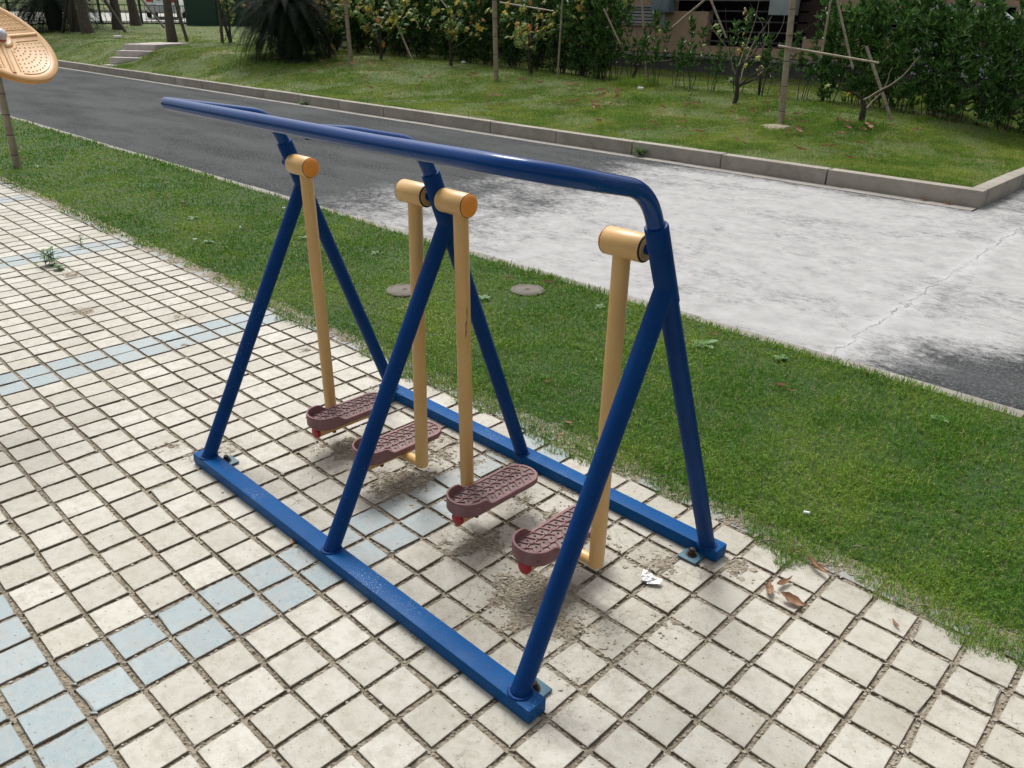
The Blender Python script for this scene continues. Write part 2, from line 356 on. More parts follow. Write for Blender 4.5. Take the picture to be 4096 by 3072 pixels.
M['crown'] = leafmat('tree_leaf', [(0, (.02, .045, .014)), (1, (.06, .11, .03))], .5)
M['bark'] = simple('grey_brown_bark', (.14, .115, .09), .9, (.07, .055, .045), 14, .8, bd=.02)
M['darkbark'] = simple('dark_bark', (.03, .026, .022), .9, (.06, .05, .04), 20, .6, bd=.01)
M['twig'] = simple('pale_twig', (.27, .23, .18), .85, (.15, .12, .09), 20, .3)
m = NT('bamboo'); co = m.coord(); m.color(m.mix(m.ramp(m.noise(12, 5, .6, co), [(.35, 0.), (.7, 1.)]), (.36, .30, .225), (.22, .175, .125))); m.rough(.6); M['bamboo'] = m.m
M['node'] = simple('bamboo_node', (.10, .07, .05), .8)
M['dry'] = leafmat('dry_leaf', [(0, (.13, .06, .04)), (.35, (.34, .19, .11)), (1, (.55, .38, .26))], .6, .15)
M['paper'] = simple('white_paper', (.85, .86, .86), .8, (.75, .76, .77), 30)
M['fil'] = simple('filter_paper', (.55, .27, .12), .8, (.65, .36, .18), 200)
M['beige'] = simple('beige_render', (.48, .33, .225), .9, (.40, .275, .195), 3, .3)
M['grey_render'] = simple('grey_render', (.115, .115, .105), .92, (.07, .07, .065), 3, .3)
M['ledge'] = simple('pale_ledge', (.30, .29, .26), .85, (.2, .19, .17), 5)
M['white_col'] = simple('pale_column', (.42, .46, .48), .8, (.33, .36, .38), 3)
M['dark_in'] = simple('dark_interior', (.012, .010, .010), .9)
M['brown_in'] = simple('brown_door', (.035, .017, .014), .7)
M['louvre'] = simple('louvre_slats', (.40, .42, .42), .6, (.3, .31, .31), 8)
M['box'] = simple('meter_box_metal', (.22, .29, .33), .5, (.17, .23, .27), 6)
M['white_metal'] = simple('white_handrail', (.85, .87, .85), .3)
M['fence'] = simple('green_fence_paint', (.012, .05, .038), .5, (.02, .07, .05), 20)
M['car'] = simple('white_car_paint', (.62, .66, .64), .25, (.55, .6, .58), 3)
M['glass'] = simple('dark_glass', (.03, .045, .06), .08)
M['tail'] = simple('tail_lamp_red', (.45, .05, .02), .25)
M['pale_road'] = concrete('pale_road', (.42, .42, .38), (.36, .36, .32), 1)
M['disc'] = simple('disc_plastic', (.62, .365, .15), .42, (.58, .32, .12), 14, .08)
M['disc_rim'] = simple('disc_rim', (.62, .26, .035), .45, (.55, .22, .03), 14)
M['knob'] = simple('disc_knob', (.80, .56, .27), .35)
M['hubcap'] = simple('white_hub_cap', (.62, .62, .68), .4, (.55, .5, .58), 20)

# ================================================================== THE SETTING
def struct(o): o['kind'] = 'structure'; return o
MB().add([(-250, -120, -.16), (120, -120, -.16), (120, 260, -.16), (-250, 260, -.16)], [[0, 1, 2, 3]]).build('ground', M['ground'], smooth=False)['kind'] = 'structure'

S = .1528; OX, OY = -.9658, -.437          # tile pitch, tile lattice origin
def edgeY(X):                              # where the turf ends on the paving
    X = np.asarray(X, float)
    return 1.262 - .02*sst(-.2, .4, X) + (vn(X*2.2, X*0, 5)-.5)*.11 + (vn(X*7, X*0, 8)-.5)*.09 + (vn(X*19, X*0, 8)-.5)*.03 - .10*np.exp(-((X-.25)/.05)**2) + .02*sst(-2, -8, X)
RAILS = (0., 1.012)
def dirtmask(X, Y):
    m = .62*np.exp(-((Y-1.30)/.10)**2) + .9*sst(1.28, 1.36, Y)
    for yr in RAILS:
        m = m + .62*np.exp(-((np.abs(Y-yr)-.02)/.06)**2)*((X > -2.05) & (X < .14))*(.3+1.2*vn(X*5, Y*5, 31))
    for px, py, s1, a in ((-.62, .42, .16, .8), (-.30, .36, .17, .95), (-1.55, .5, .2, .85), (-1.2, .5, .17, .8), (-.40, .75, .2, .75), (-1.25, .8, .22, .8), (-.1, .8, .14, .75), (-.02, .42, .16, .75), (.05, .2, .12, .6), (-.75, .75, .16, .6),(.12,.62,.14,.6)):
        m = np.maximum(m, a*np.exp(-((X-px)**2+(Y-py)**2)/(2*s1*s1))*(.55+.9*fbm(X*7, Y*7, 40)))
    for px, py, s1, a in ((-5.2, .55, .12, .8), (-3.75, .75, .07, .9), (-3.3, .55, .06, .8), (-2.75, 1.02, .06, .95), (-2.15, -.05, .07, .8), (-4.3, .35, .09, .8), (.1, 1.0, .1, .75), (.85, .85, .09, .6), (-1.98, .12, .08, .9), (.95, 1.05, .08, .8)):
        m = np.maximum(m, a*np.exp(-((X-px)**2+(Y-py)**2)/(2*s1*s1))*(.6+.8*fbm(X*11, Y*11, 44)))
    return np.clip(m, 0, 1.3)*(.82+.18*(Y > 1.15))
def dirtz(X, Y):
    n = fbm(X*60, Y*60, 51, 3); n2 = fbm(X*14, Y*14, 52, 4)
    e, c = voro(X*34+n2*1.2, Y*34, 60, .95); e2, c2 = voro(X*95, Y*95, 61, .95)
    m = dirtmask(X, Y)
    z = -.0085 + .0065*(n2-.4) + .0045*(n-.5) + (c2-.5)*.0035 - .003*(e2 < .10)
    thick = m*(.45+1.1*n2)
    z = z + .0105*sst(.36, .70, thick) + (c-.5)*.003*sst(.4, .8, thick)
    z = z - .0075*(1-sst(0, .10, e))*sst(.35, .7, thick)
    return z
def axis(spans):
    out = []
    for a, b, d in spans: out.append(np.arange(a, b, d))
    out.append(np.array([spans[-1][1]])); return np.concatenate(out)
xs = axis([(-16, -6, .03), (-6, -3.2, .012), (-3.2, 1.35, .0052), (1.35, 2.2, .02)])
ys = axis([(-3.4, -1.25, .03), (-1.25, 1.42, .0056)])

struct(grid('paving_bed', xs, ys, dirtz, M['dirt'], smooth=False))

TOP = []
def build_tiles():
    V = []; F = []; mi = []
    h = .0700
    for i in range(-18, 12):
        for j in range(-98, 21):
            cx = OX + S*(j+.5); cy = OY + S*(i+.5)
            if not (-15.9 < cx < 2.1 and -3.3 < cy < 1.38): continue
            blue = (j % 16 in (15, 0)) or (i % 16 in (11, 12))
            a = RS.normal(0, .010); dx, dy = RS.normal(0, .0014, 2); tx, ty = RS.normal(0, .005, 2); dz = RS.normal(0, .0007)
            hx = h*(1+RS.normal(0, .006)); hy = h*(1+RS.normal(0, .006))
            if -1.9 < cx < .4 and .2 < cy < .9: tx, ty = tx*2.2, ty*2.2
            top = []; low = []; b = .0016
            cr = RS.uniform(.0, .0035, 4)
            if RS.rand() < .10: cr[RS.randint(4)] = RS.uniform(.006, .016)   # a chipped corner
            for k, (sx, sy) in enumerate(((-1, -1), (1, -1), (1, 1), (-1, 1))):
                c = cr[k]+.0008
                q = [(sx*hx, sy*(hy-c)), (sx*(hx-c), sy*hy)]
                if sx*sy > 0: q = q[::-1]
                low += q
            low = low
            n = len(low)
            ca, sa = math.cos(a), math.sin(a)
            base = len(V)
            for lev in (0, 1, 2):
                for (x, y) in low:
                    r = math.hypot(x, y); f = 1 if lev < 2 else (r-b)/r
                    X = x*f; Y = y*f; z = (-.022, -b, 0)[lev]
                    z = z + dz + X*tx + Y*ty
                    V.append((cx+dx+X*ca-Y*sa, cy+dy+X*sa+Y*ca, z))
            for lev in (0, 1):
                for k in range(n):
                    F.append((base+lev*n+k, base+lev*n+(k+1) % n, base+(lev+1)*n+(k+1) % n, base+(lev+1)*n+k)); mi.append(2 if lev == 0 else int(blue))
            t = base+2*n
            NG = 5; g0 = len(V); hx_, hy_ = hx-.0035, hy-.0035
            # ring of the top outline joined to an inner grid, so that dirt can be carried per point
            inner = [(-1, -1), (1, -1), (1, 1), (-1, 1)]
            for (sx, sy) in inner:
                X = sx*(hx-.010); Y = sy*(hy-.010); V.append((cx+dx+X*ca-Y*sa, cy+dy+X*sa+Y*ca, dz+X*tx+Y*ty))
            g = g0
            for k in range(4):
                a0_, a1_, b0_ = t+2*k, t+2*k+1, t+(2*k+2) % 8
                F.append((a0_, a1_, g+k, g+k)); mi.append(int(blue)); F.append((a1_, b0_, g+(k+1) % 4, g+k)); mi.append(int(blue))
            F.append((g, g+1, g+2, g+3)); mi.append(int(blue)); TOP.append((base, g0))
    return np.array(V), np.array(F), np.array(mi)
V_, F_, mi_ = build_tiles()
# corner order check: rings must run counter-clockwise
tri = F_[:, 2] == F_[:, 3]
rim = np.ones(len(V_)); rim[[g+k for _, g in TOP for k in range(4)]] = .15
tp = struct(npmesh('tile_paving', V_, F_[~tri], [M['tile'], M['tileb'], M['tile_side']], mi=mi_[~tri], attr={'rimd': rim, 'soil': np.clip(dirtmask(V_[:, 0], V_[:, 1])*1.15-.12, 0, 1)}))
T3 = F_[tri][:, :3]; bm = bmesh.new(); bm.from_mesh(tp.data); bm.verts.ensure_lookup_table()
for f_, m_i in zip(T3.tolist(), mi_[tri].tolist()):
    q = bm.faces.new([bm.verts[i] for i in f_]); q.material_index = m_i; q.smooth = False
bm.to_mesh(tp.data); bm.free()

def flakes(n, seed):
    rs = np.random.RandomState(seed); V = []; F = []; N = 60000
    X = np.where(rs.rand(N) < .8, rs.uniform(-2.3, .55, N), rs.uniform(-7, 1.3, N)); Y = rs.uniform(-.1, 1.32, N)
    k = rs.rand(N) < (dirtmask(X, Y)-.3)*1.5; X, Y = X[k][:int(n*.35)], Y[k][:int(n*.35)]; s = .0028+rs.exponential(.0026, len(X)); s = np.minimum(s, .016)
    m2 = n-len(X); X2 = 1.4-rs.exponential(2.2, m2); Y2 = rs.uniform(-1.4, 1.3, m2); h = rs.rand(m2) < .5
    X2 = np.where(h, OX+S*np.round((X2-OX)/S)+rs.normal(0, .004, m2), X2); Y2 = np.where(h, Y2, OY+S*np.round((Y2-OY)/S)+rs.normal(0, .004, m2))
    X = np.r_[X, X2]; Y = np.r_[Y, Y2]; s = np.r_[s, rs.uniform(.0025, .0075, m2)]
    Z = np.maximum(dirtz(X, Y), np.where((s > .0085) | (np.arange(len(X)) < len(X)-m2), -.0005, -.006))
    for X_, Y_, z, s_ in zip(X, Y, Z, s):
        m_ = rs.randint(5, 8); th = rs.uniform(.0012, .003); a0 = rs.uniform(0, 6.3)
        nrm = Vector((rs.normal(0, .2), rs.normal(0, .2), 1)).normalized(); u = nrm.orthogonal().normalized(); w2 = nrm.cross(u)
        b = len(V); c = Vector((X_, Y_, z+th*.5)); el = rs.uniform(.5, 1)
        pr = [(math.cos(a0+6.283*q/m_)*s_*rs.uniform(.7, 1.15), math.sin(a0+6.283*q/m_)*s_*el*rs.uniform(.7, 1.15)) for q in range(m_)]
        for zz, sc2 in ((-.5*th, 1), (.5*th, .92)):
            for (x, y) in pr: V.append(tuple(c+u*x*sc2+w2*y*sc2+nrm*(zz+(x*x+y*y)*8*(1 if s_ > .007 else 0))))
        F.append(list(range(b+m_, b+2*m_))); F += [[b+q, b+(q+1) % m_, b+m_+(q+1) % m_, b+m_+q] for q in range(m_)]
    mb = MB(); mb.v = V; mb.f = F; mb.m = [0]*len(F)
    o = mb.build('mud_flakes', M['flake'], smooth=False)
    tag(o, 'curled dry mud flakes and crumbs scattered in the tile joints under the air walker', 'mud crumbs', kind='stuff')
flakes(6500, 4)

# lawn soil, road, kerbs
def lawnz(X, Y):
    return -.022 + .030*sst(1.22, 1.45, Y) + (fbm(X*1.3, Y*1.3, 70)-.5)*.03*sst(1.35, 1.8, Y)*sst(3.2, 2.9, Y) + (fbm(X*9, Y*9, 71)-.5)*.012*sst(1.3, 1.5, Y)
struct(grid('near_lawn', axis([(-60, -16, .8), (-16, -5, .08), (-5, 3, .04), (3, 14, .5)]), axis([(1.26, 1.5, .02), (1.5, 3.15, .05)]), lawnz, M['lawn']))
YR0, YR1, YG, YK, XC = 3.27, 8.30, 8.50, 8.66, -1.2
struct(grid('road', axis([(-75, -14, 2.), (-14, 14, .5)]), axis([(YR0-.01, YR1, .5)]), lambda X, Y: -.014+0*X, M['asphalt'], smooth=False))
struct(MB().add([(XC, YR1, -.014), (14, YR1, -.014), (14, 60, -.014), (XC, 60, -.014)], [[0, 1, 2, 3]]).build('side_road', M['asphalt'], smooth=False))
# near edge strip of thin concrete pieces
mb = MB(); x = -60
while x < 14:
    L = .98 if x > -20 else 3.9
    dy = random.uniform(-.012, .012)
    mb.box(x+.004, x+L-.004, 3.15+dy, 3.268+dy*.5, -.1, .001+random.uniform(-.006, .004), .004); x += L
struct(mb.build('road_edging', M['edge']))
mb = MB(); x = XC-.02
while x > -62:
    L = .735 if x > -25 else 2.9; mb.box(x-L+.003, x, YR1, YG-.004, -.1, -.006+random.uniform(-.002, .002), .003); x -= L
struct(mb.build('gutter_strip', M['gutter']))
# kerb stones, a corner, and the kerb of the side road
mb = MB()
def kst(x0, x1, y0, y1, h=.178):
    mb.box(x0, x1, y0, y1, -.1, h+random.uniform(-.004, .004), .014)
x = -2.94
kst(-2.93, XC, YG, YG+.16)
while x > -62:
    L = 1.46; o2 = random.uniform(-.006, .006); kst(x-L+.007, x-.007, YG+o2, YG+.16+o2); x -= L
y = YG+.172
while y < 40: kst(XC-.16+random.uniform(-.004, .004), XC+random.uniform(-.003, .003), y, y+1.44); y += 1.455
struct(mb.build('kerb', M['kerb']))

# grassy bank beyond the road
bx = axis([(-140, -62, 3), (-62, -30, .8), (-30, -14, .3), (-14, XC-.15, .14)]); by = axis([(YG+.15, 14, .12), (14, 24, .5), (24, 90, 3)])
def bankz(X, Y): return gz(X, Y) + (fbm(X*3, Y*3, 77)-.5)*.06*sst(8.75, 9.4, Y)
struct(grid('grass_bank', bx, by, bankz, M['bank']))
xr = axis([(-57, -43.5, .8)])
struct(grid('cross_road', xr, axis([(YG+.4, 70, .8)]), lambda X, Y: gz(X, Y)+.075, M['pale_road'], smooth=False))
mb = MB(); y = YG+.5
while y < 66:
    for X0 in (-57.3,):
        z = float(gz(X0+.1, y+.7)); mb.box(X0-.1, X0+.1, y, y+1.45, z-.2, z+.26, .02)
    y += 1.46
struct(mb.build('cross_road_kerb', M['kerb']))

# ------------------------------------------------------------------ grass
def blades(name, P, L, W, mat, bend=.55, seed=1, label=None):
    rs = np.random.RandomState(seed); n = len(P)
    a = rs.uniform(0, 2*np.pi, n); d = np.stack([np.cos(a), np.sin(a), np.zeros(n)], 1)
    b2 = a+np.pi/2+rs.normal(0, .5, n); s = np.stack([np.cos(b2), np.sin(b2), np.zeros(n)], 1)*(W*.5)[:, None]
    bd = (rs.rand(n)*bend+.10)[:, None]; up = np.array([0, 0, 1.])
    L_ = L[:, None]
    p1 = P + up*L_*.5*(1-bd*.3) + d*L_*.22*bd*1.6
    p2 = P + up*L_*(1-bd*.85) + d*L_*bd*1.15
    V = np.stack([P-s, P+s, p1+s*.8, p1-s*.8, p2], 1).reshape(-1, 3)
    i = (np.arange(n)*5)[:, None]
    T = np.concatenate([i+np.array([[0, 1, 2]]), i+np.array([[0, 2, 3]]), i+np.array([[3, 2, 4]])], 1).reshape(-1, 3)
    o = npmesh(name, V, T, mat, smooth=False)
    tag(o, label, 'grass', kind='stuff'); return o
def near_grass():
    rs = np.random.RandomState(3); out = []
    N = 1300000
    X = 3.2-rs.exponential(3.6, N)*1.0; Y = rs.uniform(1.02, 3.2, N)
    d = np.hypot(np.hypot(X-CAM[0], Y-CAM[1]), 1.8)
    pdf = np.exp(-(3.2-X)/3.6)/3.6
    keep = (X > -30)
    tgt = 44000/(d/2.6)**2.3        # blades per square metre falls off with distance
    cur = pdf*N/2.18
    keep &= rs.rand(N) < np.clip(tgt/cur, 0, 1)
    e = edgeY(X); over = Y-e
    pr = sst(-.028, .006, over)**1.2
    pr = np.maximum(pr, .0)
    clump = sst(.35, .62, fbm(X*5, Y*5, 90))
    keep &= (rs.rand(N) < pr*(.55+.45*clump)*np.where(over < .12, 1.3, 1)) & (Y < 3.17)
    for sx, sy, sr in STONES: keep &= np.hypot(X-sx, Y-sy) > sr*(.80+.22*vn(X*24, Y*24, 3))
    X, Y, d, over = X[keep], Y[keep], d[keep], over[keep]
    Z = np.maximum(lawnz(X, Y), -.004*(over < 0))
    ht = .35+1.25*fbm(X*2.6, Y*2.6, 91)
    L = (.030+.018*rs.rand(len(X)))*ht*np.clip(.45+over*7, .42, 1)*(1+.35*sst(3.0, 3.12, Y))
    W = .0024*np.maximum(1, d/3.0)**1.15*(.7+.6*rs.rand(len(X)))
    lg = rs.rand(len(X)) < .012; L = np.where(lg, L*1.9, L)
    print('near blades', len(X))
    blades('near_grass', np.stack([X, Y, Z], 1), L, W, M['grass'], .8, 5, 'short green turf growing between the tiled paving and the road')
STONES = [(-3.148, 2.125, .135), (-2.576, 2.796, .125)]
near_grass()
def far_grass():
    rs = np.random.RandomState(8); N = 520000
    X = XC-.15-rs.exponential(9, N); Y = YG+.16+rs.gamma(1.4, 2.2, N)
    d = np.hypot(X-CAM[0], Y-CAM[1]); keep = (X > -60) & (Y < 24)
    keep &= rs.rand(N) < np.clip((.16+.84*sst(.36, .6, fbm(X*1.7, Y*1.7, 95, 5))), 0, 1)
    keep &= ~((X < -43) & (Y > YG+.3) & (X > -57.5))
    su = (X+25.9)*.81+(Y-8.99)*.58; sv_ = -(X+25.9)*.58+(Y-8.99)*.81; keep &= ~((su > -.03) & (su < 1.05) & (sv_ > -.3) & (sv_ < 3.0))
    X, Y, d = X[keep], Y[keep], d[keep]
    Z = bankz(X, Y)-.004
    L = (.036+.030*rs.rand(len(X)))*(.55+.9*fbm(X*.8, Y*.8, 96))
    W = .0042*np.maximum(1, d/9.)**1.1*(.7+.6*rs.rand(len(X)))
    print('far blades', len(X))
    blades('bank_grass', np.stack([X, Y, Z], 1), L, W, M['grass_far'], .7, 6, 'patchy green grass covering the raised bank beyond the kerb')
far_grass()

# ================================================================== THE AIR WALKER
XF = (-1.87, -.937, .013); W2 = 1.012; RZ = .052
walker = tag(empty('air_walker', (-.93, .5, 0)), 'blue steel double air walker with four cream swing arms standing on the tiles', 'exercise machine')
inv = Matrix.Translation((.93, -.5, 0))
def wpart(mb, name, mat, parent=None, **k):
    org = -Vector(walker.location)
    mb.v = [(x+org.x, y+org.y, z+org.z) for x, y, z in mb.v]
    return mb.build(name, mat, parent or walker, **k)
# rails with bolted anchor plates on their inner sides
for yr, xa, xb, sgn in ((.002, -1.945, .083, 1), (1.030, -1.96, .066, -1)):
    mb = MB().box(xa, xb, yr-.037, yr+.037, .002, RZ, .006)
    rail = wpart(mb, 'base_rail', M['rail_blue'])
    for px in ((xb-.075, xa+.10) if sgn > 0 else (xb-.085, xa+.10)):
        y0 = yr+sgn*.035; y1 = yr+sgn*.105
        pl = wpart(MB().box(px-.035, px+.04, min(y0, y1), max(y0, y1), .003, .012, .0015), 'anchor_plate', M['plate_blue'], rail)
        bx_, by_ = px, yr+sgn*.066
        hx = [(bx_+.0155*math.cos(k*math.pi/3), by_+.0155*math.sin(k*math.pi/3)) for k in range(6)]
        b = MB().prism([(bx_+.021*math.cos(k*math.pi/9), by_+.021*math.sin(k*math.pi/9)) for k in range(18)], .0121, .015)
        b.prism(hx, .015, .028); b.tube([(bx_, by_, .028), (bx_, by_, .038), (bx_, by_, .041)], [.0105, .0105, .006], 12)
        wpart(b, 'bolt', M['rust'], rail)
HY, HZ = .545, 1.247
FY = {0: .527, 1: .520, 2: .478}
def weld(mb, c, r, rr):
    a = len(mb.v); mb.ring(c, (0, 0, 1), r, rr, 40); rg = random.Random(int(abs(c[0])*1000)); lump = [1+.10*math.sin(k*2.1)+rg.uniform(-.08, .08) for k in range(40)]
    for i in range(a, len(mb.v)):
        k = (i-a)//6; v = Vector(mb.v[i])-Vector(c); mb.v[i] = tuple(Vector(c)+Vector((v.x*(.97+.05*lump[k]), v.y*(.97+.05*lump[k]), v.z*lump[k]*1.15)))
for k, X in enumerate(XF):
    top = Vector((X, FY[k], 1.333)); foot = Vector((X, 1.012, RZ-.004)); ax = (top-foot).normalized()
    mid = foot+(top-foot)*.845
    mb = MB().tube([foot, foot+(top-foot)*.3, foot+(top-foot)*.6, mid], .0295, 28)
    weld(mb, foot+ax*.003, .031, .0062)
    wpart(mb, 'rear_leg', M['blue'])
    mb = MB().tube([mid-ax*.03, top-ax*.003, top], [.0325, .0325, .0312], 28); mb.ring(top-ax*.001, ax, .0275, .0048, 28)
    slv = wpart(mb, 'upright_sleeve', M['blue'])
    J = foot+(top-foot)*.862; f0 = Vector((X, .002, RZ-.004)); ax2 = (J-f0).normalized()
    mb = MB().tube([f0, f0+(J-f0)*.33, f0+(J-f0)*.66, J-ax2*.012], .0295, 28); weld(mb, f0+ax2*.003, .0325, .0065)
    wpart(mb, 'front_leg', M['blue'])
# handrail: bar, bent near arm, middle and far arms
BR = .0238; BY, BZ = .055, 1.512
def arc(P0, P1, P2, n=10, r=.1):
    """path P0-P1-P2 with a rounded corner"""
    a, b, c = map(Vector, (P0, P1, P2)); d1 = (a-b).normalized(); d2 = (c-b).normalized(); s = b+d1*r; e = b+d2*r
    return [s*(1-t)**2+b*2*t*(1-t)+e*t*t for t in [i/n for i in range(n+1)]]
def armpath(X, k):
    top = Vector((X, FY[k], 1.333)); ax = (top-Vector((X, 1.012, RZ))).normalized()
    knee = top+ax*.105; knee.z = 1.44
    return top-ax*.02, knee
t2, k2 = armpath(XF[2], 2)
cor = Vector((XF[2]+.0, BY-.03, BZ+.012)); farc = Vector((XF[0], BY-.0, BZ))
t0, k0 = armpath(XF[0], 0)
k2 = Vector((XF[2], .425, 1.434)); k0 = Vector((XF[0], .475, 1.44))
far_end = Vector((XF[0]-.0, BY, BZ))
path = [t2]+arc(t2, k2, cor, 12, .085)+arc(k2, cor, far_end, 16, .20)+[Vector((-.6, BY, BZ)), Vector((-1.2, BY, BZ))]+arc((-1.2, BY, BZ), far_end, k0, 10, .035)+arc(far_end, k0, t0, 12, .085)+[t0]
hr = wpart(MB().tube(path, BR, 28), 'handrail', M['bar_blue'])
t1 = armpath(XF[1], 1)[0]; k1 = Vector((XF[1], .47, 1.437))
wpart(MB().tube([t1]+arc(t1, k1, (XF[1], BY, BZ), 12, .085)+[(XF[1], .2, 1.4905), (XF[1], BY, BZ-.004)], BR, 28), 'handrail_arm', M['bar_blue'])

# swing arms with pedals
def plate_outline(L=.37, Wd=.126, n=14):
    r = Wd/2; pts = []
    for k in range(n+1): a = -math.pi+math.pi*k/n; pts.append((r*math.cos(a), -L/2+r+r*math.sin(a)*1.0))
    for k in range(n+1): a = math.pi*k/n; pts.append((r*math.cos(a), L/2-r+r*math.sin(a)))
    return pts
def offs(pts, d):
    out = []; n = len(pts)
    for i in range(n):
        a = Vector(pts[i-1]); b = Vector(pts[(i+1) % n]); t = (b-a).normalized(); nrm = Vector((t.y, -t.x)); p = Vector(pts[i])-nrm*d; out.append((p.x, p.y))
    return out
def pedal_mesh():
    """footplate: tray with raised rim, ribs, studs holes and a turned-up toe guard"""
    mb = MB(); O = plate_outline(); n = len(O)
    I = offs(O, .0105)
    zt, zr, zb = .0, -.0045, -.027
    vs = [(x, y, zb) for x, y in offs(O, .004)]+[(x, y, zb+.006) for x, y in O]+[(x, y, zt-.002) for x, y in O]+[(x, y, zt) for x, y in offs(O, .002)]+[(x, y, zt) for x, y in I]+[(x, y, zr) for x, y in I]
    fs = [list(range(n))[::-1]]
    for l in range(5): fs += [[l*n+i, l*n+(i+1) % n, (l+1)*n+(i+1) % n, (l+1)*n+i] for i in range(n)]
    mb.add(vs, fs, 0); mb.add([vs[5*n+i] for i in range(n)], [list(range(n))], 1)
    def rib(a, b, w_=.0042, z=.0005):
        a = Vector((*a, 0)); b = Vector((*b, 0)); t = (b-a).normalized()*.001; s = Vector((-(b-a).y, (b-a).x, 0)).normalized()*w_*.5
        q = [a-t-s, b+t-s, b+t+s, a-t+s]; up = [p*1 for p in q]
        mb.add([(p.x, p.y, zr-.001) for p in q]+[(p.x, p.y, z) for p in up], [[4, 5, 6, 7], [0, 1, 5, 4], [1, 2, 6, 5], [2, 3, 7, 6], [3, 0, 4, 7]], 0)
    ys_ = [-.150+.0325*k for k in range(10)]
    holes = []
    for k, y in enumerate(ys_):
        a = .021
        rib((-.0525, y-.016), (-a, y)); rib((.0525, y-.016), (a, y))
        if k < 9:
            yn = ys_[k+1]
            rib((-a, y), (-a+.006, y+.011)); rib((a, y), (a-.006, y+.011))
            rib((-a+.006, y+.011), (0, y+.024)); rib((a-.006, y+.011), (0, y+.024))
            rib((-a, yn), (-a+.006, y+.011)); rib((a, yn), (a-.006, y+.011))
            for sx in (-1, 1): holes.append((sx*.037, y+.008))
            if k % 1 == 0: holes.append((0, y+.004))
    for k in range(3):
        an = R(50+40*k); rib((.022*math.cos(an), .125+.022*math.sin(an)), (.052*math.cos(an), .125+.052*math.sin(an)))
    hm = MB()
    for x, y in holes:
        if y < .165: mb.prism([(x+.0035*math.cos(q*math.pi/4), y+.0035*math.sin(q*math.pi/4)) for q in range(8)], zr-.001, zr+.0025, 2)
    # toe guard: wall round the front end that slopes down at its ends
    r = .063; yc = -.185+r; N = 26; ring = []
    for k in range(N+1):
        u = k/N*2-1                      # -1..1 around the front
        ang = -math.pi/2+u*math.pi/2*1.0
        if abs(u) <= .72: p = (r*math.cos(-math.pi/2+u/.72*math.pi/2), yc+r*math.sin(-math.pi/2+u/.72*math.pi/2)); nr = (p[0], p[1]-yc)
        else: p = (math.copysign(r, u), yc+(abs(u)-.72)/.28*.055); nr = (p[0], 0)
        hgt = .032*(1-float(sst(.80, 1., abs(u))))+.001
        l = math.hypot(*nr); nx, ny = nr[0]/l, nr[1]/l
        ring.append((p[0]+nx*.0006, p[1]+ny*.0006, p[0]-nx*.006, p[1]-ny*.006, hgt))
    vs = []
    for ox, oy, ix, iy, hg in ring: vs += [(ox, oy, -.020), (ox, oy, hg-.0015), ((ox+ix)/2, (oy+iy)/2, hg), (ix, iy, hg-.0015), (ix, iy, -.006)]
    fs = [[5*k+j, 5*(k+1)+j, 5*(k+1)+j+1, 5*k+j+1] for k in range(N) for j in range(4)]+[[0, 1, 2, 3, 4], [5*N+j for j in (4, 3, 2, 1, 0)]]
    mb.add(vs, fs, 0)
    return mb
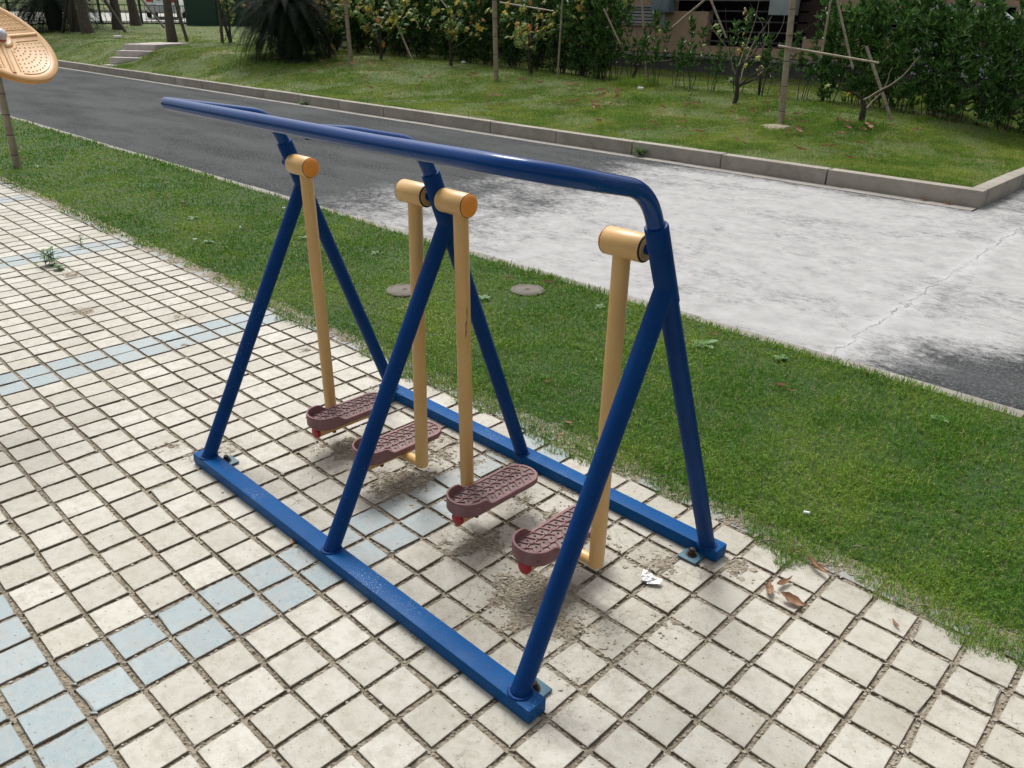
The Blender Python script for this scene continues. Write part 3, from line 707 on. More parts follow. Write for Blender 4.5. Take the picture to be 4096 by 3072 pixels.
for n_, (Xa, side, capend, hub0, hub1, dy) in enumerate(((-1.755, 1, 1, -1.845, -1.715, .02), (-1.055, -1, 0, -1.118, -.985, -.012), (-.815, 1, 1, -.905, -.775, .02), (-.138, -1, 0, -.192, -.06, -.012))):
    PX = Xa+(.125 if side > 0 else -.168); zb = .132; dz_ = -.014 if side > 0 else 0
    bot = Vector((Xa, HY+dy, zb)); topv = Vector((Xa, HY, HZ-.03))
    arm = wpart(MB().tube([bot, bot+(topv-bot)*.004, bot+(topv-bot)*.5, topv], [.024, .0265, .0265, .0265], 26), 'swing_arm', M['cream_scraped' if n_ == 2 else 'cream'])
    hub = wpart(MB().tube([(hub0, HY, HZ), (hub0+.002, HY, HZ), (hub1-.002, HY, HZ), (hub1, HY, HZ)], [.0395, .0405, .0405, .0395], 32), 'pivot_hub', M['cream'], arm)
    mb = MB()
    if capend: mb.tube([(hub1, HY, HZ), (hub1+.0035, HY, HZ), (hub1+.009, HY, HZ), (hub1+.012, HY, HZ), (hub1+.0135, HY, HZ)], [.0385, .0385, .033, .02, .001], 32); other = hub0; Xs = hub0-.035
    else: mb.tube([(hub0, HY, HZ), (hub0-.0035, HY, HZ), (hub0-.009, HY, HZ), (hub0-.012, HY, HZ), (hub0-.0135, HY, HZ)], [.0385, .0385, .033, .02, .001], 32); other = hub1; Xs = hub1+.045
    wpart(mb, 'hub_cap', M['orange'], arm)
    e = 1 if capend else -1
    wpart(MB().ring((hub1 if capend else hub0, HY, HZ), (1, 0, 0), .0392, .0014, 30), 'cap_seal', M['black'], arm)
    wpart(MB().ring((other, HY, HZ), (1, 0, 0), .036, .0035, 30), 'bearing_seal', M['black'], arm)
    wpart(MB().tube([(other-.004*(-e), HY, HZ), (other-e*.004, HY, HZ)], .034, 24).ring((other-e*.003, HY, HZ), (1, 0, 0), .03, .002, 24), 'bearing_face', M['cream'], arm)
    wpart(MB().tube([(other+e*.01, HY, HZ), (Xs-e*.03, HY, HZ)], .0155, 20), 'pivot_axle', M['blue'], arm)
    # cross tube, support tube, caps, footplate
    yc = HY+dy+(.022 if side > 0 else .012); zc = .150+dz_
    wpart(MB().tube([(Xa, HY+dy, zc-.008), (PX, HY+dy, zc-.012)], .0205, 20), 'cross_tube', M['cream'], arm)
    zc = .127+dz_
    wpart(MB().tube([(PX, yc-.180, zc), (PX, yc+.15, zc)], .0245, 22), 'support_tube', M['cream'], arm)
    wpart(MB().tube([(PX, yc-.197, zc), (PX, yc-.194, zc), (PX, yc-.180, zc)], [.0215, .0262, .0262], 24), 'end_cap', M['red'], arm)
    for bx_, byy in ((PX+.01, yc-.10), (PX+.01, yc+.10)): wpart(MB().tube([(bx_, byy, zc-.028), (bx_, byy, zc-.018)], .009, 6), 'plate_bolt', M['rust'], arm)
    mb = pedal_mesh(); mb.v = [(x*1.24+PX, y*1.16+yc, z+zc+.0565) for x, y, z in mb.v]
    wpart(mb, 'footplate', [M['mauve'], M['recess'], M['black']], arm)

# ================================================================== SMALL THINGS
def put(o, loc, rz=0, sc_=1.): o.location = loc; o.rotation_euler = (0, 0, rz); o.scale = (sc_,)*3; return o
def copytree(o, parent=None):
    c = o.copy(); col.objects.link(c)
    if parent is not None: c.parent = parent
    for ch in list(o.children): copytree(ch, c)
    return c

# two round concrete covers let into the turf
for (sx, sy, sr), lab in zip(STONES, ('round grey concrete cover in the turf, partly hidden by a cream swing arm', 'round grey concrete cover in the turf, in the clear near the road edge')):
    n = 30; mb = MB(); z0 = float(lawnz(np.array([sx]), np.array([sy]))[0])
    out = [(sr*(1+.02*math.sin(5*a)+.015*math.sin(9*a+1))*math.cos(a), sr*(1+.02*math.sin(5*a)+.015*math.sin(9*a+1))*math.sin(a)) for a in [k*2*math.pi/n for k in range(n)]]
    mb.add([(x, y, -.03) for x, y in out]+[(x, y, .012) for x, y in out]+[(x*.95, y*.95, .018) for x, y in out], [[k, (k+1) % n, n+(k+1) % n, n+k] for k in range(n)]+[[n+k, n+(k+1) % n, 2*n+(k+1) % n, 2*n+k] for k in range(n)]+[list(range(2*n, 3*n))]); mb.ring((0, 0, .0175), (0, 0, 1), sr*.80, .003, 36); mb.ring((0, 0, .0175), (0, 0, 1), sr*.12, .004, 12)
    put(tag(mb.build('stepping_stone', M['stone']), lab, 'concrete cover', 'round concrete covers in the turf'), (sx, sy, z0))

# curled dry leaves
def leafmesh(L, W, curl, twist, seed):
    rs = random.Random(seed); mb = MB(); nu, nv = 10, 5; vs = []
    for i in range(nu+1):
        u = i/nu; wd = W*math.sin(math.pi*min(1, u*1.02+.02))**.75*(1-.25*u)
        ben = curl*.35*(u-.5)**2*4
        for j in range(nv+1):
            v = j/nv*2-1; a = v*curl*1.5
            y = wd*.5*math.sin(a)/max(.3, curl*1.5)*1.0 if curl > .1 else wd*.5*v
            z = wd*.5*(1-math.cos(a))/max(.3, curl*1.5)+ben*L*.5+.002*math.sin(u*19+v*3)
            t = twist*(u-.5); vs.append(((u-.5)*L, y*math.cos(t)-z*math.sin(t), y*math.sin(t)+z*math.cos(t)+.003))
    fs = [[i*(nv+1)+j, (i+1)*(nv+1)+j, (i+1)*(nv+1)+j+1, i*(nv+1)+j+1] for i in range(nu) for j in range(nv)]
    mb.add(vs, fs); n0 = len(mb.v)
    mb.tube([(-L*.5, 0, .004), (-L*.62, .004, .003), (-L*.75, .0, .004)], .0012, 5)
    zmin = min(v[2] for v in mb.v); mb.v = [(x, y, z-zmin+.001) for x, y, z in mb.v]; return mb
LV = [leafmesh(.085, .045, 1.0, .5, 1), leafmesh(.09, .05, 1.4, -.8, 2), leafmesh(.08, .05, .8, .2, 3), leafmesh(.10, .04, 1.2, 1.0, 4)]
def leaf_at(x, y, z, k, rz, s, lab, grp='dry leaves'):
    o = LV[k].build('fallen_leaf', M['dry']) if isinstance(LV[k], MB) else None
    if o is None:
        o = bpy.data.objects.new('fallen_leaf', LV[k]); col.objects.link(o)
    else: LV[k] = o.data
    tag(o, lab, 'dry leaf', grp); o.location = (x, y, z); o.rotation_euler = (random.uniform(-.2, .2)*(2.2 if s > 1.2 else 1), random.uniform(-.2, .2)*(2 if s > 1.2 else 1), rz); o.scale = (s, s, s); return o
for (px, py, k, rz, s, lab) in (
    (3075, 2362, 0, 2.2, 1.0, 'brown curled leaf lying on the tiles, leftmost of the leaf cluster by the turf'),
    (3130, 2338, 1, 1.2, .95, 'brown rolled leaf standing out in the middle of the leaf cluster on the tiles'),
    (3170, 2410, 2, .2, 1.15, 'brown open leaf nearest the camera in the leaf cluster on the tiles'),
    (3265, 2280, 3, -.25, 1.1, 'long light brown leaf at the turf edge above the leaf cluster'),
    (3183, 2215, 0, .9, .5, 'small brown leaf scrap in the turf edge beside the anchor end of the far rail')):
    p = at(px, py, .004); leaf_at(p[0], p[1], .006 if py > 2300 else .012, k, rz, s, lab, 'leaves at the turf edge')
p = at(3580, 2503); leaf_at(p[0], p[1], .004, 3, -.6, .5, 'small brown leaf curled at the ragged turf edge on the right', 'leaves at the turf edge')
for (px, py, k, rz, s, lab) in ((3123, 1542, 0, .3, .85, 'red brown leaf in the turf just right of the near upright'), (3168, 1563, 1, .1, .5, 'tiny dark leaf in the turf right of a red brown leaf'),
    (2856, 1336, 2, .5, .7, 'red brown leaf on the turf close to the road edge by the near upright'), (2040, 1113, 3, .1, .8, 'brown leaf on the turf above the concrete cover'), (2195, 1130, 0, .4, .9, 'dark brown leaf on the turf right of the concrete cover'),
    (2190, 1528, 1, 1.4, .6, 'small brown leaf in the turf between the middle and near legs'), (2278, 1690, 2, .2, .55, 'small brown leaf in the turf right above the orange cigarette butt'),
    (265, 600, 0, .3, .9, 'brown leaf on the turf to the right of the leaning bamboo stake'), (95, 640, 1, .4, .8, 'brown leaf on the turf touching the foot of the bamboo stake'), (475, 630, 2, .1, .8, 'dark brown leaf on the turf near the edging of the road'),
    (200, 648, 3, .7, .7, 'brown leaf lying beyond the foot of the bamboo stake')):
    p = at(px, py, .03); leaf_at(p[0], p[1], .028, k, rz, s, lab, 'leaves on the near turf')
p = at(2693, 643); leaf_at(p[0], p[1], -.004, 0, .2, 1.0, 'reddish leaf lying on the gutter strip below the kerb', 'leaves on the road')
for px, py, lab in ((3670, 812, 'brown leaf lying against the foot of the kerb corner'), (3790, 818, 'pile shaped brown leaf nearest the kerb corner on the gutter')):
    p = at(px, py); leaf_at(p[0], YG-.06, -.003, 2, .4, 1.3, lab, 'leaves on the road')
FL = 'dry brown leaf scattered on the grass bank under the vines'
def leafzone(n, x0, x1, y0, y1, s0, s1):
    for _ in range(n):
        px = random.uniform(x0, x1); f = random.random(); base = 205+(px-1330)*.118; py = base+y0+(y1-y0)*f*f
        P = hit(px, py); leaf_at(P[0], P[1], P[2]+.085, random.randrange(4), random.uniform(0, 6.3), 1.5*random.uniform(s0, s1), FL, 'leaves on the grass bank')
leafzone(50, 1400, 2500, 40, 170, 1.0, 1.9); leafzone(46, 2300, 3700, 60, 230, .8, 1.5); leafzone(8, 1000, 1400, 60, 150, 1, 1.6)
for px, py in ((3437, 598), (3390, 535), (3360, 560), (3300, 608), (3190, 545), (3185, 480), (3060, 430), (2760, 400), (3330, 380+230)):
    P = hit(px, py); leaf_at(P[0], P[1], P[2]+.08, random.randrange(4), random.uniform(-.5, .5), random.uniform(1.4, 2.2), FL, 'leaves on the grass bank')

# litter
mb = MB(); rs = random.Random(5); vs = []; bm = bmesh.new(); bmesh.ops.create_icosphere(bm, subdivisions=3, radius=1)
for q in bm.verts:
    c = q.co; f = .55+.45*abs(math.sin(c.x*5+c.z*3)+math.cos(c.y*7-c.x*4))*.5+rs.uniform(-.06, .06); q.co = Vector((c.x*.036*f, c.y*.026*f, c.z*.017*f))
bm.verts.index_update(); mb.add([q.co.copy() for q in bm.verts], [[q.index for q in f.verts] for f in bm.faces]); bm.free()
mb.add([(-.005, -.03, 0), (.04, -.02, .004), (.046, .004, .010), (.01, .012, .004)], [[0, 1, 2, 3]]); mb.add([(-.03, 0, .006), (-.01, .02, .02), (-.03, .03, .012)], [[0, 1, 2]])
p = at(2597, 2326); put(tag(mb.build('crumpled_paper', M['paper'], smooth=False), 'crumpled white paper scrap on the tiles below the nearest swing arm', 'litter'), (p[0], p[1], .012), .4)
def butt(px, py, rz, lab, mat, z=.006, L=.026, r=.004, name='cigarette_butt'):
    p = at(px, py, z); mb = MB().tube([(-L/2, 0, 0), (L/2, 0, 0)], r, 12)
    o = mb.build(name, mat); tag(o, lab, 'cigarette butt', 'cigarette butts'); o.location = (p[0], p[1], z); o.rotation_euler = (0, 0, rz)
butt(1168, 2165, -.35, 'orange cigarette butt on the tiles against the near base rail', M['fil']); butt(2242, 1738, 1.1, 'orange cigarette butt at the turf edge behind the far base rail', M['fil'], .008)
butt(3226, 2050, .5, 'white cigarette end in the turf right of the near upright', M['paper'], .045, .022, .006)
butt(960, 908, -.6, 'white cigarette end in the turf left of the farthest upright, right one of two', M['paper'], .045, .03, .006); butt(780, 957, 1.4, 'white cigarette end in the turf left of the farthest upright, left one of two', M['paper'], .045, .03, .006)
butt(1135, 831, 1.3, 'white cigarette end in the turf touching the farthest front leg near the road edge', M['paper'], .045, .03, .006)
def stick(px0, py0, px1, py1, r, z, lab, mat, name='twig'):
    a, b = at(px0, py0, z), at(px1, py1, z); m_ = (a+b)/2; m_[2] += .004
    mb = MB().tube([Vector(a-m_), Vector((.004, .003, .003)), Vector(b-m_)], [r, r*.9, r*.6], 7); o = mb.build(name, mat); o.location = Vector(m_); tag(o, lab, 'twig', 'twigs on the turf')
stick(724, 810, 755, 821, .006, .04, 'short dark stick on the turf near the middle of the left lawn', M['darkbark'])
stick(10, 733, 66, 737, .005, .04, 'dark twig on the turf near the left end of the paving', M['darkbark'])
stick(3038, 2163, 3135, 2166, .0025, .01, 'pale straw lying flat on the ragged turf edge right of the near rail', M['twig'])
stick(2935, 2100, 2955, 2082, .003, .01, 'pale broken straw leaning at the turf edge near the rail end', M['twig'])
stick(3412, 2185, 3445, 2192, .003, .045, 'short pale straw in the turf right of the leaf cluster', M['twig'])
stick(3570, 2405, 3582, 2368, .003, .03, 'yellow straw standing at the turf edge on the right', M['twig'])
stick(3640, 2428, 3710, 2421, .0025, .02, 'long pale straw at the turf edge on the right', M['twig'])

# weeds
def leafblade(mb, base, d, L, W, droop=.5, mi=0):
    d = Vector(d).normalized(); s = d.cross(Vector((0, 0, 1))).normalized(); vs = []
    for i, (u, w_) in enumerate(((0, .12), (.3, .8), (.6, 1), (.85, .6), (1, .03))):
        c = Vector(base)+d*L*u-Vector((0, 0, 1))*droop*L*u*u*.6; vs += [c-s*W*.5*w_, c+Vector((0, 0, -.08*W*w_)), c+s*W*.5*w_]
    mb.add(vs, [[3*i, 3*i+1, 3*i+4, 3*i+3] for i in range(4)]+[[3*i+1, 3*i+2, 3*i+5, 3*i+4] for i in range(4)], mi)
def weed(x, y, z, n, L, W, lab, up=.6, stem=0, seed=1, grp=None, name='weed', stems=1):
    rs = random.Random(seed); root = tag(empty(name, (x, y, z)), lab, 'weed', grp); lb = MB(); sb = MB()
    for q in range(stems):
        ox, oy = (rs.uniform(-.04, .04), rs.uniform(-.04, .04)) if q else (0, 0); h = stem*rs.uniform(.7, 1)
        if stem: sb.tube([(ox, oy, 0), (ox+h*.08, oy, h*.5), (ox+h*.1, oy+h*.05, h)], [.0035, .003, .002], 6)
        for k in range(n//stems):
            a = k*2.4+rs.uniform(-.3, .3); t = (k+1)/(n//stems); e = up*(.5+.7*t)
            leafblade(lb, (ox+h*.08*t, oy, h*t), (math.cos(a), math.sin(a), e), L*rs.uniform(.7, 1.1)*(1-.3*t if stem else 1), W, rs.uniform(.3, .9))
    lb.build('foliage', M['weed'], root, smooth=False)
    if stem: sb.build('stem', M['weed'], root)
p = at(200, 1060); weed(p[0], p[1], -.005, 46, .10, .026, 'leafy green weed with pointed leaves growing out of a tile joint on the left', .7, .15, 3, stems=4)
p = at(240, 1080); weed(p[0], p[1], -.005, 26, .06, .02, 'low green tuft of weed beside the tall leafy weed in the tile joint', .5, .05, 4, stems=2)
p = at(325, 985); weed(p[0], p[1], -.005, 12, .06, .012, 'thin bluish weed standing between pale blue tiles on the left', .9, .11, 5)
p = at(2590, 618); weed(p[0], YG-.015, .0, 40, .25, .026, 'bright green grass weed growing at a kerb joint', 1.6, .0, 6)
p = at(1215, 418); weed(p[0], YG-.05, -.01, 60, .17, .018, 'low grass tuft on the gutter against the far kerb', 1.0, .0, 7)
for px, py, s_, lab in ((2810, 1375, .11, 'broad leaved green plant in the turf right of the near upright by the road'), (3125, 1430, .06, 'small round leaved plant in the turf near the road edge on the right'), (3760, 1675, .07, 'small round leaved plant in the turf on the far right'),
    (1500, 1010, .05, 'small clover plant in the turf between the middle legs'), (1215, 950, .06, 'clover plant in the turf beside the farthest swing arm'), (1225, 910, .05, 'little clover sprig above another beside the farthest swing arm'), (770, 870, .06, 'pale clover plant in the middle of the left lawn'), (830, 965, .06, 'grey green round leaved plant in the left lawn'),
    (155, 665, .06, 'round leaved plant in the turf right of the bamboo stake foot'), (208, 668, .05, 'second round leaved plant in the turf further right of the bamboo stake foot'), (235, 580, .05, 'small plant in the turf below the edging, left'), (565, 745, .05, 'small pale plant in the left lawn above the paving'),
    (1930, 1190, .06, 'leafy plant in the turf left of the clear concrete cover'), (2400, 1225, .05, 'small plant in the turf left of the nearest swing arm')):
    p = at(px, py, .02); weed(p[0], p[1], .015, 9, s_, s_*.5, lab, .55, 0, int(px), 'small plants in the turf')

# ------------------------------------------------------------------ the round disc of the next machine, top left
dc = CAM+ray(-6, 150)*4.7; rd = .262
right = Vector(MW[:, 0]); up = Vector(MW[:, 1]); back = Vector(MW[:, 2])
vw = -Vector(ray(-4, 157)); rgt = (right-vw*right.dot(vw)).normalized(); upp = vw.cross(rgt)
nrm = (vw*.52+(rgt*.565+upp*.825)*.854).normalized()
disc = tag(empty('massage_disc', tuple(dc)), 'orange yellow disc with rows of small knobs on the next exercise machine', 'exercise disc')
e1 = (rgt*.825-upp*.565); e1 = (e1-nrm*e1.dot(nrm)).normalized(); e2 = nrm.cross(e1)
def dmap(mb): mb.v = [tuple(e1*x+e2*y+nrm*z) for x, y, z in mb.v]; return mb
def rev(prof, n=72, mb=None):
    mb = mb or MB(); vs = []; m_ = len(prof)
    for k in range(n):
        a = 2*math.pi*k/n
        for r, z in prof: vs.append((r*math.cos(a), r*math.sin(a), z))
    mb.add(vs, [[k*m_+j, ((k+1) % n)*m_+j, ((k+1) % n)*m_+j+1, k*m_+j+1] for k in range(n) for j in range(m_-1)]); return mb
dmap(rev([(.001, -.03), (.20, -.032), (rd-.02, -.03), (rd-.004, -.026), (rd, -.018), (rd, -.006)])).build('rim', M['disc_rim'], disc)
mb = rev([(rd, -.006), (rd-.003, 0), (rd-.010, .003), (rd-.030, .003), (rd-.034, .0005), (.001, .0)])
for s0 in range(3):
    a0 = R(-62+120*s0)
    # raised border of each sector
    for (ra, rb, aa, ab) in ((rd-.040, rd-.040, a0+.22, a0+R(120)-.22), (.075, .075, a0+.75, a0+R(120)-.75)):
        mb.tube([(ra*math.cos(aa+(ab-aa)*k/20), ra*math.sin(aa+(ab-aa)*k/20), .0) for k in range(21)], .003, 6)
    for sg in (.0, R(120)):
        a_ = a0+sg; o = .035*(1 if sg == 0 else -1); dx, dy = math.cos(a_), math.sin(a_)
        mb.tube([(dx*r_-dy*o, dy*r_+dx*o, .0) for r_ in (.07, .15, rd-.055)], .003, 6)
    mb.tube([(math.cos(a0)*r_, math.sin(a0)*r_, -.006) for r_ in (.05, .15, rd-.03)], .0135, 12)
dmap(mb).build('disc_face', M['disc'], disc)
mb = MB()
for s0 in range(3):
    a0 = R(-62+120*s0)
    for kr in range(6):
        r_ = .088+kr*.0235; da = .0245/r_; lo = a0+.050/r_; hi = a0+R(120)-.050/r_; n = max(1, int((hi-lo)/da))
        for q in range(n+1):
            a = lo+(hi-lo)*q/max(1, n); cx_, cy_ = r_*math.cos(a), r_*math.sin(a)
            vs = [(cx_+rr*math.cos(t*math.pi/4), cy_+rr*math.sin(t*math.pi/4), z) for rr, z in ((.0050, -.001), (.0036, .0022), (.0016, .0032)) for t in range(8)]
            mb.add(vs, [[l*8+t, l*8+(t+1) % 8, (l+1)*8+(t+1) % 8, (l+1)*8+t] for l in range(2) for t in range(8)]+[list(range(16, 24))])
kn = dmap(mb).build('knobs', M['knob'], disc); kn['kind'] = 'stuff'
dmap(rev([(.062, 0), (.058, .006), (.048, .008), (.044, .006), (.030, .006)], 40)).build('hub_ring', M['disc'], disc)
dmap(rev([(.028, .0), (.028, .022), (.025, .034), (.017, .041), (.006, .044), (.001, .0445)], 32)).build('hub_cap', M['hubcap'], disc)
dmap(rev([(.030, .002), (.0315, .006), (.030, .010), (.028, .011)], 32)).build('hub_base', M['red'], disc)
# post that carries it, outside the picture on the left
side = Vector((-.75, -.66, 0)); A = Vector((0, 0, 0))-nrm*.03
B1 = A-nrm*.07; C1 = B1+side*.45; C1.z = B1.z-.12; D1 = Vector((C1.x, C1.y, -dc[2]))
MB().tube([A, B1, C1, D1*1.0], [.024, .024, .03, .03], 18).build('post', M['blue'], disc)

# ================================================================== BAMBOO, TREES, SHRUBS
def bamboo(name, a, b, r, lab, nodes=5, grp='bamboo stakes', mat='bamboo', cat='bamboo stake', taper=.8):
    a = Vector(a); b = Vector(b); o = empty(name, a); tag(o, lab, cat, grp); d = b-a; n = 12
    MB().tube([d*(k/n) for k in range(n+1)], [r*(1-(1-taper)*k/n) for k in range(n+1)], 12).build('pole', M[mat], o)
    for k in range(nodes):
        t = (k+.7)/nodes; MB().ring(d*t, d, r*(1-(1-taper)*t)*.98, r*.13, 14).build('node', M['node'], o)
P = at(70, 672, 0); T = onY(-15, 280, P[1]); T = Vector(P)+(Vector(T)-Vector(P))*1.25
bamboo('bamboo_stake', P, T, .046, 'leaning grey bamboo stake rising from the near turf in front of the orange disc', 6)
def bp(px0, py0, px1, py1, r, lab, nodes=4, ext=1.6, lean=0., taper=.9, mat='bamboo'):
    a = hit(px0, py0); b = onY(px1, py1, a[1]); d = Vector(b)-Vector(a); d.y += lean; bamboo('bamboo_stake', Vector(a)-d.normalized()*.05, Vector(a)+d*ext, r, lab, nodes, mat=mat, taper=taper)
bp(1405, 258, 1381, 0, .055, 'upright brown bamboo stake in front of the dark hedge, right of the big cycad', 7, 1.5)
bp(1985, 325, 1978, 0, .055, 'upright brown bamboo stake ringed by leaves, second from the big cycad', 7, 1.5)
bp(3122, 498, 3172, 0, .050, 'thick pale upright bamboo stake in a patch of bare soil with a stick tied across', 7, 1.4)
bp(1650, 243, 1545, 0, .03, 'thin brown stake leaning left over the dark hedge', 3, 1.5)
bp(2230, 315, 2250, 0, .022, 'thin dark upright cane behind the leaf litter below the yellow vine', 3, 1.5)
bp(2587, 332, 2568, 0, .026, 'thin grey upright cane in front of the louvred vent', 3, 1.5)
bp(3567, 482, 3465, 185, .026, 'short brown cane leaning left, right of the small vine stump', 3, 1.0)
def cane(px0, py0, px1, py1, Y, r, lab, mat='bamboo'):
    a = onY(px0, py0, Y); b = onY(px1, py1, Y); bamboo('bamboo_cane', a, b, r, lab, 3, 'canes tied between the vines', mat)
yc_ = hit(3122, 498)[1]
cane(3113, 184, 3516, 252, yc_-.07, .019, 'pale horizontal cane tied across the thick bamboo stake')
cane(3335, -60, 3411, 275, yc_+.35, .02, 'yellowish cane leaning down to the small vine, above the horizontal cane')
cane(3284, 232, 3330, -40, yc_+.3, .018, 'grey cane rising to the right behind the horizontal cane')
cane(2690, 110, 2860, -35, 12.6, .022, 'pale cane slanting up right past the grey meter box')
cane(2835, -20, 2905, 152, 12.8, .022, 'pale cane slanting down right left of the thick bamboo stake')
cane(2415, 35, 2482, 178, 13.0, .02, 'brown cane slanting down in front of the louvred vent')
cane(1740, -30, 1805, 52, 13.6, .02, 'short pale cane slanting among the leaves of the middle vine')
cane(2000, 10, 2215, 45, 13.4, .02, 'pale cane lying almost level right of the second upright stake')

M['hedge2'] = leafmat('glossy_hedge_leaf', [(0, (.035, .10, .025)), (.6, (.075, .19, .042)), (1, (.18, .31, .07))], .38)
# leaf clouds -------------------------------------------------------
def leafcloud(name, C_, N_, L, W, mat, parent, rs, fold=.12, shape=None):
    """C_ centres (n,3), N_ directions (n,3): one folded leaf each"""
    n = len(C_); d = N_/np.linalg.norm(N_, axis=1)[:, None]; r = rs.normal(0, 1, (n, 3)); s = np.cross(d, r); s /= np.linalg.norm(s, axis=1)[:, None]+1e-9; q = np.cross(d, s)
    L = L[:, None]; W = W[:, None]
    V = np.stack([C_, C_+d*L*.45+s*W*.5+q*L*fold, C_+d*L-q*L*fold*.8, C_+d*L*.45-s*W*.5+q*L*fold], 1).reshape(-1, 3)
    i = (np.arange(n)*4)[:, None]; F = np.concatenate([i+np.array([[0, 1, 2]]), i+np.array([[0, 2, 3]])], 0)
    return npmesh(name, V, F, mat, parent, smooth=False)
def shrub_data(h, rad, stems, seed, low=.03, dens=46, L=.095, W=.034):
    rs = np.random.RandomState(seed); C_ = []; D_ = []; sb = MB()
    for k in range(stems):
        a = rs.uniform(0, 6.28); r = rad*math.sqrt(rs.rand()); b = np.array([r*math.cos(a), r*math.sin(a), 0.]); lean = np.array([rs.normal(0, .1), rs.normal(0, .1), 1.])
        hh = h*rs.uniform(.6, 1.05); pts = []
        for q in range(6):
            t = q/5; pts.append(b*(.45+.55*t)+lean*hh*t*np.array([1, 1, 1])+np.array([rs.normal(0, .02), rs.normal(0, .02), 0]))
        sb.tube([tuple(p_) for p_ in pts], [.011*(1-.7*q/5) for q in range(6)], 5)
        nt = int(dens*hh)
        for q in range(nt):
            t = low+(1-low)*rs.rand()**.75; kk = min(4, int(t*5)); f = t*5-kk; c = pts[kk]*(1-f)+pts[kk+1]*f
            # side twig with a whorl of leaves
            tw = np.array([rs.normal(0, 1), rs.normal(0, 1), .7]); tw /= np.linalg.norm(tw); tl = rs.uniform(.02, .16)*(1.2-.5*t); c = c+tw*tl
            for w_ in range(5):
                an = rs.uniform(0, 6.28); C_.append(c); D_.append([math.cos(an), math.sin(an), rs.uniform(.3, 1.6)])
        for w_ in range(9): an = rs.uniform(0, 6.28); C_.append(pts[-1]); D_.append([math.cos(an)*.6, math.sin(an)*.6, 1])
    C_ = np.array(C_); D_ = np.array(D_); n = len(C_)
    return C_, D_, L*rs.uniform(.6, 1.15, n), W*rs.uniform(.7, 1.2, n), sb, rs
def shrub(name, h, rad, stems, seed, lab, cat, grp, **k):
    mat = k.pop('mat', 'hedge'); C_, D_, L, W, sb, rs = shrub_data(h, rad, stems, seed, **k)
    root = tag(empty(name), lab, cat, grp); leafcloud('foliage', C_, D_, L, W, M[mat], root, rs); sb.build('stems', M['darkbark'], root, smooth=False); return root
ORD = 'first second third fourth fifth sixth seventh eighth ninth tenth eleventh twelfth thirteenth fourteenth'.split()
HG = 'shrubs of the hedge behind the bank'
dense = [shrub('hedge_shrub', 2.3, .42, 15, 21+k, '', 'shrub', HG, dens=17, L=.155, W=.05) for k in range(3)]
right_ = [shrub('hedge_shrub', 2.25, .40, 9, 71+k, '', 'shrub', HG, dens=16, L=.17, W=.05, mat='hedge2') for k in range(2)]
sparse = [shrub('hedge_shrub', 1.55, .26, 4, 41+k, '', 'shrub', HG, dens=12, low=.3, L=.15, W=.045) for k in range(2)]
used = set()
def plant(proto, loc, rz, s, lab, grp=HG):
    o = proto if proto.name not in used else copytree(proto); used.add(proto.name)
    if o is proto: used.add(o.name)
    o.location = loc; o.rotation_euler = (0, 0, rz); o.scale = (s, s, s*random.uniform(.92, 1.08)); o['label'] = lab; o['group'] = grp; return o
line = [(1240, 200), (1330, 204), (1420, 210), (1510, 216), (1600, 223), (1690, 232), (1780, 240), (1870, 250), (1960, 260), (2050, 270), (2140, 280), (2230, 292), (2320, 304), (2405, 314)]
for k, (px, py) in enumerate(line):
    Q = hit(px, py); plant(dense[k % 3], (Q[0], Q[1], Q[2]-.05), random.uniform(0, 6), random.uniform(.95, 1.12), '%s dense dark hedge shrub counting right from the large cycad' % ORD[k], 'dense hedge shrubs left of the vent')
for k, (px, py) in enumerate([(1290, 190), (1400, 197), (1520, 204), (1640, 212), (1770, 224), (1900, 237)]):
    Q = hit(px, py); plant(dense[k % 3], (Q[0]-.3, Q[1]+.6, Q[2]-.05), random.uniform(0, 6), 1.45, '%s taller shrub at the back of the left hedge, counting from the large cycad' % ORD[k], 'taller shrubs at the back of the left hedge')
for k, (px, py) in enumerate([(2470, 322), (2530, 330), (2600, 342), (2680, 348), (2760, 356), (2850, 366), (2940, 376), (3030, 384), (3120, 392), (3210, 402)]):
    Q = hit(px, py); plant(sparse[k % 2], (Q[0], Q[1]+random.uniform(-.1, .2), Q[2]-.03), random.uniform(0, 6), random.uniform(.62, .85), '%s thin bare stemmed shrub before the grey plinth, counting from the louvred vent' % ORD[k], 'thin shrubs in front of the plinth')
for k, (px, py) in enumerate([(3300, 410), (3400, 422), (3500, 436), (3600, 452), (3700, 468), (3800, 486), (3900, 505), (4000, 522), (4100, 542), (4200, 560), (3450, 415), (3700, 450), (3950, 498)]):
    Q = hit(px, py); plant(right_[(k+1) % 2], (Q[0], Q[1]+(.45 if k > 9 else .1), Q[2]-.03), random.uniform(0, 6), random.uniform(.80, .95) if px < 3900 else random.uniform(.72, .82), ('%s glossy hedge shrub right of the thick bamboo stake, counting rightwards' if k < 10 else '%s glossy shrub at the back of the right hedge') % ORD[k if k < 10 else k-10], 'dense hedge shrubs on the right')

